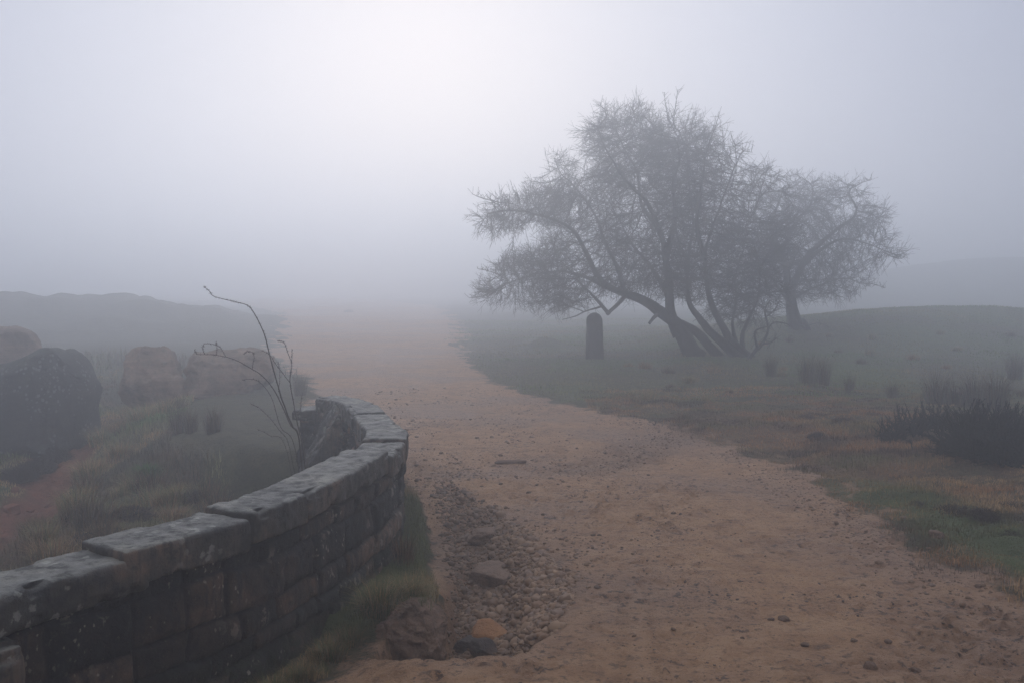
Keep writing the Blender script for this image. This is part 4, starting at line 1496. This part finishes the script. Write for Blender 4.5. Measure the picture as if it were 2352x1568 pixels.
def build_tree(name, label, base_px, Y0, limbs, clusters, shoots=(), seed=0, twig_len=0.44, twigs=3, dens=2.6):
    b = at(base_px[0], base_px[1], Y0)
    zb = Z(b[0], b[1])
    root = np.array([b[0], b[1], zb])
    e = empty(name, root)
    tag(e, label, "tree")
    rr = np.random.default_rng(seed + 5)
    J = Join()
    seeds = []
    scale = Y0 / FPX
    for pts, ra, rb, lump in limbs:
        W = limb_world(pts, Y0)
        if pts[0][1] >= base_px[1] - 25:
            W[0][2] = Z(W[0][0], W[0][1]) - 0.08
        C = catmull(W, 7)
        t = np.linspace(0, 1, len(C))
        C = C + (0.03 * np.column_stack([fbm3(C * 2.5, 3, seed), fbm3(C * 2.5, 3, seed + 1), fbm3(C * 2.5, 3, seed + 2)]) * np.minimum(1, t * 4)[:, None])
        rad = rb + (ra - rb) * (1 - t) ** 1.7
        if pts[0][1] >= base_px[1] - 25:
            rad = rad * (1 + 0.30 * np.exp(-t * 14))
        V, F, Cc = tube(C, rad, 10, lump, seed)
        J.add(V, F, Cc)
        for q in C[int(len(C) * 0.30):]:
            if q[2] > zb + 0.9:
                seeds.append(q)
    o = obj("trunk", J.mesh("trunk", M_BARK), e)
    o.data.transform(__import__("mathutils").Matrix.Translation(Vector(-root)))
    A = []
    for (cx, cy, rx, ry, n, dY, sY) in clusters:
        n = int(n * dens)
        c = at(cx, cy, Y0 + dY)
        v = rr.normal(0, 1, (n, 3))
        v /= np.linalg.norm(v, axis=1, keepdims=True)
        v *= (rr.random(n) ** 0.5 * np.where(rr.random(n) < 0.10, rr.uniform(1.0, 1.4, n), 1.0))[:, None]
        A.append(c + v * np.array([rx * scale, sY, ry * scale]))
    A = np.vstack(A)
    gate = fbm3(A * 1.5, 2, seed + 40)
    A = A[(gate > -0.20) & (A[:, 2] > zb + 0.75)]
    pos, par = grow(seeds, A, seed=seed)
    ns = len(seeds)
    w = np.zeros(len(pos))
    ch = np.zeros(len(pos), int)
    for i in range(len(pos) - 1, ns - 1, -1):
        w[i] = max(w[i], 1.0)
        if par[i] >= ns:
            w[par[i]] += w[i]
        ch[par[i]] += 1
    rad = 0.0046 * w ** 0.38
    rad = np.minimum(rad, 0.055)
    ii = np.arange(ns, len(pos))
    pr = par[ii]
    r0 = np.where(pr >= ns, np.minimum(rad[pr], rad[ii] * 1.25), rad[ii] * 1.2)
    T = Join()
    T.add(*segs_mesh(pos[pr], pos[ii], r0, rad[ii], 4))
    # twigs
    fine = ii[rad[ii] < 0.014]
    src = np.repeat(fine, twigs)
    src = src[rr.random(len(src)) < 0.95]
    d0 = pos[src] - pos[par[src]]
    d0 /= np.linalg.norm(d0, axis=1, keepdims=True)
    d = d0 * 1.0 + rr.normal(0, 0.42, (len(src), 3)) + np.array([-0.14, 0, 0.03])
    d /= np.linalg.norm(d, axis=1, keepdims=True)
    L = twig_len * rr.uniform(0.3, 1.0, (len(src), 1))
    p0 = pos[src]
    p1 = p0 + d * L * 0.5
    d2 = d + rr.normal(0, 0.35, d.shape)
    d2 /= np.linalg.norm(d2, axis=1, keepdims=True)
    p2 = p1 + d2 * L * 0.5
    nn = len(src)
    T.add(*segs_mesh(p0, p1, np.full(nn, 0.0038), np.full(nn, 0.0030)))
    T.add(*segs_mesh(p1, p2, np.full(nn, 0.0030), np.full(nn, 0.0020)))
    d3 = d + rr.normal(0, 0.55, d.shape)
    d3 /= np.linalg.norm(d3, axis=1, keepdims=True)
    T.add(*segs_mesh(p1, p1 + d3 * L * 0.42, np.full(nn, 0.0030), np.full(nn, 0.0020)))
    for pts in shoots:
        C = catmull(limb_world(pts, Y0), 8)
        C = C + 0.02 * np.column_stack([fbm3(C * 5, 2, 1), fbm3(C * 5, 2, 2), fbm3(C * 5, 2, 3)])
        rd = np.linspace(0.012, 0.005, len(C))
        T.add(*segs_mesh(C[:-1], C[1:], rd[:-1], rd[1:], 4))
        k = rr.integers(2, len(C), 26)
        dd = rr.normal(0, 0.6, (26, 3)) + np.array([0, 0, 0.7])
        dd /= np.linalg.norm(dd, axis=1, keepdims=True)
        L2 = rr.uniform(0.06, 0.24, (26, 1))
        T.add(*segs_mesh(C[k], C[k] + dd * L2, np.full(26, 0.0045), np.full(26, 0.003)))
    o = obj("crown", T.mesh("crown", M_TWIG, smooth=False), e)
    o.data.transform(__import__("mathutils").Matrix.Translation(Vector(-root)))
    print("TREE", name, "attr", len(A), "nodes", len(pos), "twigs", nn)


limbs1 = [
    ([(1600, 836), (1583, 800), (1564, 758), (1545, 735), (1504, 706), (1470, 686), (1435, 674), (1394, 655), (1366, 620, -0.2), (1348, 584, -0.4), (1320, 533, -0.6), (1274, 505, -0.7), (1228, 492, -0.8), (1173, 482, -0.9), (1120, 490, -1.0)], 0.185, 0.016, 0.25),
    ([(1560, 770), (1545, 735), (1538, 690, -0.1), (1532, 625, -0.2), (1523, 556, -0.2), (1495, 501, -0.1), (1472, 464, 0), (1463, 395, 0.2), (1435, 344, 0.3), (1415, 300, 0.3)], 0.135, 0.014, 0.2),
    ([(1530, 590, -0.2), (1545, 530, -0.5), (1550, 482, -0.7), (1546, 418, -0.8), (1560, 360, -0.9), (1550, 320, -1.0)], 0.080, 0.012, 0.2),
    ([(1655, 832), (1630, 795), (1601, 766), (1575, 748), (1553, 738)], 0.105, 0.090, 0.2),
    ([(1440, 674), (1420, 697), (1393, 722, 0.1)], 0.055, 0.036, 0.2),
    ([(1400, 722, 0.1), (1372, 692, 0.2), (1346, 665, 0.3), (1322, 640, 0.4)], 0.046, 0.018, 0.2),
    ([(1382, 704, 0.2), (1345, 716, 0.2), (1320, 727, 0.1), (1293, 735, 0.0)], 0.022, 0.008, 0.25),
    ([(1520, 715), (1503, 728, -0.1), (1492, 742, -0.15)], 0.060, 0.030, 0.2),
    ([(1435, 674), (1420, 620, 0.4), (1390, 560, 0.8), (1370, 500, 1.0), (1330, 440, 1.1), (1290, 400, 1.2), (1272, 362, 1.2)], 0.060, 0.009, 0.15),
    ([(1394, 660), (1350, 640, 0.5), (1290, 625, 0.8), (1230, 630, 1.0), (1160, 655, 1.1)], 0.055, 0.010, 0.15),
    ([(1523, 556, -0.2), (1490, 470, -1.0), (1440, 420, -1.4), (1390, 340, -1.5), (1370, 290, -1.5)], 0.060, 0.010, 0.15),
    ([(1538, 690), (1500, 620, 0.8), (1450, 560, 1.3), (1420, 500, 1.5), (1380, 430, 1.6)], 0.060, 0.010, 0.15),
]
cl1 = [
    (1440, 320, 95, 68, 760, 0, 1.0), (1500, 380, 90, 75, 520, 0, 1.3), (1420, 410, 75, 55, 330, 0.3, 1.2), (1385, 300, 40, 35, 110, -0.6, 0.6),
    (1285, 392, 42, 42, 90, 1.0, 0.5), (1255, 425, 50, 28, 80, 1.0, 0.5), (1320, 430, 40, 35, 70, 1.0, 0.6),
    (1190, 488, 85, 36, 420, -0.4, 0.9), (1290, 480, 85, 50, 420, 0, 1.2), (1370, 520, 80, 70, 330, 0.2, 1.4), (1135, 505, 42, 26, 120, -0.8, 0.5),
    (1210, 625, 75, 50, 560, 0.6, 1.0), (1290, 610, 85, 70, 560, 0.3, 1.4), (1150, 665, 60, 28, 220, 0.9, 0.7), (1280, 685, 80, 34, 260, 0.3, 1.0), (1370, 620, 70, 60, 260, 0, 1.5),
    (1450, 560, 90, 90, 420, 0, 1.6), (1540, 480, 80, 100, 420, -0.3, 1.5), (1530, 610, 80, 70, 330, 0, 1.6), (1450, 650, 60, 35, 150, 0.2, 1.2),
]
sh1 = [[(1370, 300, -1.5), (1395, 262, -1.5), (1378, 243, -1.5)], [(1430, 300, 0.2), (1450, 262, 0.2), (1470, 242, 0.2)], [(1180, 470, -0.9), (1120, 460, -1), (1085, 447, -1)], [(1160, 640, 1.1), (1130, 625, 1.1), (1097, 618, 1.1)],
       [(1160, 655, 1.1), (1110, 680, 1.1), (1078, 685, 1.1)]]
build_tree("hawthorn_tree", "leftmost of the misty bare hawthorns, long low bough reaching over the stone post", (1600, 836), 20.9, limbs1, cl1, sh1, seed=3)

limbs2 = [
    ([(1706, 830), (1672, 797), (1642, 772), (1615, 745), (1601, 726), (1582, 694), (1578, 648, 0.3), (1582, 579, 0.5), (1592, 510, 0.6), (1582, 418, 0.6), (1575, 350, 0.5), (1560, 300, 0.4)], 0.120, 0.014, 0.25),
    ([(1722, 826), (1692, 797), (1668, 768), (1638, 708), (1624, 657, -0.2), (1619, 593, -0.4), (1633, 533, -0.5), (1651, 482, -0.6), (1670, 430, -0.6), (1690, 380, -0.6)], 0.118, 0.014, 0.22),
    ([(1705, 825), (1692, 790), (1684, 760), (1682, 735), (1692, 690, 0.3), (1690, 630, 0.6), (1710, 560, 0.8), (1720, 500, 0.9)], 0.060, 0.010, 0.2),
    ([(1708, 825), (1706, 770), (1722, 728), (1740, 690, -0.5), (1745, 620, -0.8), (1730, 560, -1.0)], 0.060, 0.010, 0.2),
    ([(1619, 593, -0.4), (1600, 520, -1.2), (1610, 440, -1.5), (1620, 370, -1.6), (1630, 320, -1.6)], 0.060, 0.010, 0.15),
]
cl2 = [
    (1560, 330, 75, 60, 330, 0.4, 0.9), (1620, 365, 55, 60, 300, -0.8, 0.9), (1610, 450, 75, 75, 420, 0, 1.4), (1690, 400, 60, 60, 150, -0.6, 0.8), (1720, 440, 60, 60, 140, 0, 1.0),
    (1640, 550, 80, 80, 420, 0, 1.5), (1720, 560, 75, 75, 420, 0.3, 1.4), (1700, 640, 80, 70, 520, 0, 1.5), (1600, 640, 60, 60, 220, 0.2, 1.4), (1745, 660, 60, 55, 300, -0.3, 1.2), (1690, 715, 70, 30, 120, 0, 1.0), (1755, 450, 60, 70, 170, 0.4, 1.0), (1790, 540, 50, 60, 170, 0.8, 1.0), (1770, 510, 45, 60, 140, 0.3, 1.0),
]
sh2 = [[(1560, 320, 0.4), (1538, 280, 0.4), (1530, 245, 0.4), (1526, 212, 0.4)], [(1545, 290, 0.4), (1550, 250, 0.4), (1556, 208, 0.4)], [(1580, 320, 0.5), (1590, 285, 0.5), (1600, 255, 0.5)], [(1630, 330, -1.6), (1640, 300, -1.6), (1650, 268, -1.6)],
       [(1690, 380, -0.6), (1705, 350, -0.6), (1728, 350, -0.6)], [(1690, 400, -0.6), (1690, 350, -0.6), (1688, 330, -0.6)], [(1720, 450, 0), (1745, 410, 0), (1770, 385, 0)]]
build_tree("hawthorn_tree", "many-stemmed bare hawthorn in the middle of the misty group, beside the crooked shrub", (1690, 830), 20.7, limbs2, cl2, sh2, seed=8)

limbs3 = [
    ([(1855, 795), (1838, 765), (1826, 740), (1817, 703), (1812, 648), (1794, 579, 0.2), (1771, 519, 0.4), (1789, 464, 0.5), (1800, 430, 0.5)], 0.30, 0.016, 0.25),
    ([(1812, 680), (1828, 640, -0.2), (1845, 606, -0.4), (1877, 565, -0.6), (1923, 528, -0.8), (1955, 505, -0.9), (1966, 480, -0.9), (1950, 446, -0.9), (1960, 425, -0.9)], 0.110, 0.014, 0.2),
    ([(1845, 610, -0.4), (1890, 570, -0.9), (1940, 550, -1.2), (1990, 560, -1.3), (2040, 580, -1.4)], 0.060, 0.010, 0.2),
    ([(1794, 579, 0.2), (1830, 510, 0.8), (1860, 470, 1.0), (1865, 430, 1.0), (1840, 408, 1.0)], 0.060, 0.010, 0.2),
    ([(1815, 690), (1850, 670, 0.6), (1900, 650, 0.9), (1940, 640, 1.0), (2000, 655, 1.0)], 0.045, 0.008, 0.2),
    ([(1826, 740), (1850, 748, -0.3), (1880, 742, -0.4), (1905, 752, -0.4)], 0.025, 0.008, 0.2),
    ([(1815, 700), (1790, 660, -0.9), (1760, 620, -1.2), (1750, 560, -1.3)], 0.050, 0.010, 0.2),
]
cl3 = [
    (1850, 440, 60, 34, 260, 1.0, 0.8), (1800, 480, 60, 55, 320, 0.5, 1.0), (1870, 520, 70, 60, 320, 0.2, 1.3), (1950, 440, 38, 30, 150, -0.9, 0.5), (1985, 500, 55, 40, 200, -0.9, 0.7), (1960, 560, 75, 50, 360, -1.0, 0.9),
    (2020, 580, 48, 26, 160, -1.3, 0.5), (1840, 600, 80, 60, 460, 0, 1.4), (1780, 590, 55, 60, 300, -0.5, 1.2), (1850, 670, 80, 45, 460, 0.4, 1.2), (1930, 640, 70, 40, 220, 0.8, 0.8), (1790, 690, 55, 40, 260, 0, 1.0), (1880, 710, 45, 22, 110, 0.4, 0.7), (1900, 470, 40, 40, 120, 0, 0.8),
]
sh3 = [[(1960, 430, -0.9), (1980, 420, -0.9), (2002, 413, -0.9)], [(2030, 580, -1.4), (2050, 590, -1.4), (2072, 596, -1.4)], [(1990, 650, 1.0), (2010, 655, 1.0), (2032, 662, 1.0)], [(1840, 410, 1.0), (1828, 402, 1.0), (1815, 405, 1.0)]]
build_tree("hawthorn_tree", "paler bare hawthorn standing behind at the right of the misty group, one thick trunk", (1855, 795), 25.0, limbs3, cl3, sh3, seed=15)


def bare_shrub():
    Y0 = 20.2
    b = at(1718, 834, Y0)
    root = np.array([b[0], b[1], Z(b[0], b[1])])
    e = empty("bare_shrub", root)
    tag(e, "small crooked bare shrub at the right foot of the many-stemmed hawthorn", "shrub")
    for pts, ra, rb in (([(1716, 836), (1735, 805), (1753, 786), (1764, 755), (1757, 715), (1768, 690)], 0.045, 0.012), ([(1740, 800), (1734, 772), (1738, 758), (1762, 750)], 0.028, 0.016), ([(1760, 765), (1775, 742), (1800, 742), (1815, 748)], 0.018, 0.008),
                        ([(1750, 790), (1770, 786), (1785, 775)], 0.02, 0.008), ([(1758, 730), (1780, 710), (1790, 690)], 0.016, 0.007)):
        W = limb_world(pts, Y0)
        if pts[0][1] > 830:
            W[0][2] = root[2] - 0.05
        C = catmull(W, 6)
        J = Join()
        V, F, Cc = tube(C, np.linspace(ra, rb, len(C)), 7, 0.2, 3)
        J.add(V, F, Cc)
        n = 26
        k = rng.integers(3, len(C), n)
        d = rng.normal(0, 1, (n, 3))
        d /= np.linalg.norm(d, axis=1, keepdims=True)
        L = rng.uniform(0.06, 0.22, (n, 1))
        J.add(*segs_mesh(C[k], C[k] + d * L, np.full(n, 0.005), np.full(n, 0.003)))
        o = obj("stem", J.mesh("stem", M_BARK), e)
        o.data.transform(__import__("mathutils").Matrix.Translation(Vector(-root)))


bare_shrub()

# ------------------------------------------------------------------ fog, sky, light
AZ, EL = R(-5.0), R(13.0)
SUN = Vector((math.sin(AZ) * math.cos(EL), math.cos(AZ) * math.cos(EL), math.sin(EL)))

FOG_DENSITY = 0.031
V, F = box_grid(1, 1, 1)
V = V * np.array([252, 252, 6.3]) + np.array([0, 0, 2.9])
fm = bpy.data.materials.new("haze")
fm.use_nodes = True
nt = fm.node_tree
nt.nodes.remove(nt.nodes["Principled BSDF"])
pv = nt.nodes.new("ShaderNodeVolumePrincipled")
pv.inputs["Color"].default_value = (0.94, 0.962, 1.0, 1)
pv.inputs["Density"].default_value = FOG_DENSITY
pv.inputs["Anisotropy"].default_value = 0.76
nt.links.new(pv.outputs[0], nt.nodes["Material Output"].inputs["Volume"])
hz = obj("haze", mesh_np("haze", V, F, fm, smooth=False))
tag(hz, "pale drifting fog filling the moor", "fog", kind="stuff")

ld = bpy.data.lights.new("sun", 'SUN')
ld.energy = 0.85
ld.angle = R(46)
ld.color = (1.0, 0.99, 0.98)
sun = bpy.data.objects.new("sun", ld)
COL.objects.link(sun)
sun.rotation_euler = SUN.to_track_quat('Z', 'Y').to_euler()
sun.location = (0, 0, 30)

w = bpy.data.worlds.new("World")
scene.world = w
w.use_nodes = True
t = w.node_tree
bg = t.nodes["Background"]
bg.inputs["Strength"].default_value = 0.1
sky = t.nodes.new("ShaderNodeTexSky")
sky.sky_type = 'NISHITA'
sky.sun_disc = False
sky.sun_elevation = EL
sky.sun_rotation = AZ
sky.dust_density = 4.0
tc = t.nodes.new("ShaderNodeTexCoord")
dot = t.nodes.new("ShaderNodeVectorMath")
dot.operation = 'DOT_PRODUCT'
t.links.new(tc.outputs["Generated"], dot.inputs[0])
dot.inputs[1].default_value = SUN
ac = t.nodes.new("ShaderNodeMath")
ac.operation = 'ARCCOSINE'
t.links.new(dot.outputs["Value"], ac.inputs[0])
rp_ = t.nodes.new("ShaderNodeValToRGB")
mr = t.nodes.new("ShaderNodeMapRange")
mr.inputs[1].default_value = 0.0
mr.inputs[2].default_value = R(90)
t.links.new(ac.outputs[0], mr.inputs[0])
t.links.new(mr.outputs[0], rp_.inputs[0])
e = rp_.color_ramp.elements
rp_.color_ramp.interpolation = 'B_SPLINE'
stops = [(0.0, (3.7, 4.1, 5.4)), (0.12, (3.7, 4.1, 5.4)), (0.26, (3.6, 4.0, 5.3)), (0.45, (3.2, 3.55, 4.8)), (1.0, (2.5, 2.7, 3.6))]
while len(e) < len(stops):
    e.new(0.5)
for el, (p_, c_) in zip(e, stops):
    el.position = p_
    el.color = (*[v / 12 for v in c_], 1)
sc_ = t.nodes.new("ShaderNodeVectorMath")
sc_.operation = 'SCALE'
sc_.inputs["Scale"].default_value = 12.0
t.links.new(rp_.outputs[0], sc_.inputs[0])
# overcast: the cloud is brightest overhead
sxyz = t.nodes.new("ShaderNodeSeparateXYZ")
t.links.new(tc.outputs["Generated"], sxyz.inputs[0])
zr = t.nodes.new("ShaderNodeMapRange")
zr.interpolation_type = 'SMOOTHSTEP'
zr.inputs[1].default_value = 0.25
zr.inputs[2].default_value = 0.85
t.links.new(sxyz.outputs[2], zr.inputs[0])
zc = t.nodes.new("ShaderNodeVectorMath")
zc.operation = 'SCALE'
zc.inputs[0].default_value = (6.0, 6.3, 7.2)
t.links.new(zr.outputs[0], zc.inputs["Scale"])
cl = t.nodes.new("ShaderNodeVectorMath")
cl.operation = 'ADD'
t.links.new(sc_.outputs[0], cl.inputs[0])
t.links.new(zc.outputs[0], cl.inputs[1])
mx = t.nodes.new("ShaderNodeMix")
mx.data_type = 'RGBA'
mx.inputs[0].default_value = 0.93                   # cloud cover over the clear sky
t.links.new(sky.outputs[0], mx.inputs[6])
t.links.new(cl.outputs[0], mx.inputs[7])
t.links.new(mx.outputs[2], bg.inputs["Color"])

scene.view_settings.view_transform = 'Standard'
scene.view_settings.look = 'None'
scene.view_settings.gamma = 1.0
scene.view_settings.exposure = 0.0
scene.view_settings.use_curve_mapping = False
scene.render.engine = 'CYCLES'
scene.cycles.use_denoising = True
scene.cycles.denoising_prefilter = 'NONE'
scene.cycles.volume_bounces = 8
scene.cycles.max_bounces = 10
scene.cycles.diffuse_bounces = 2
scene.cycles.glossy_bounces = 2
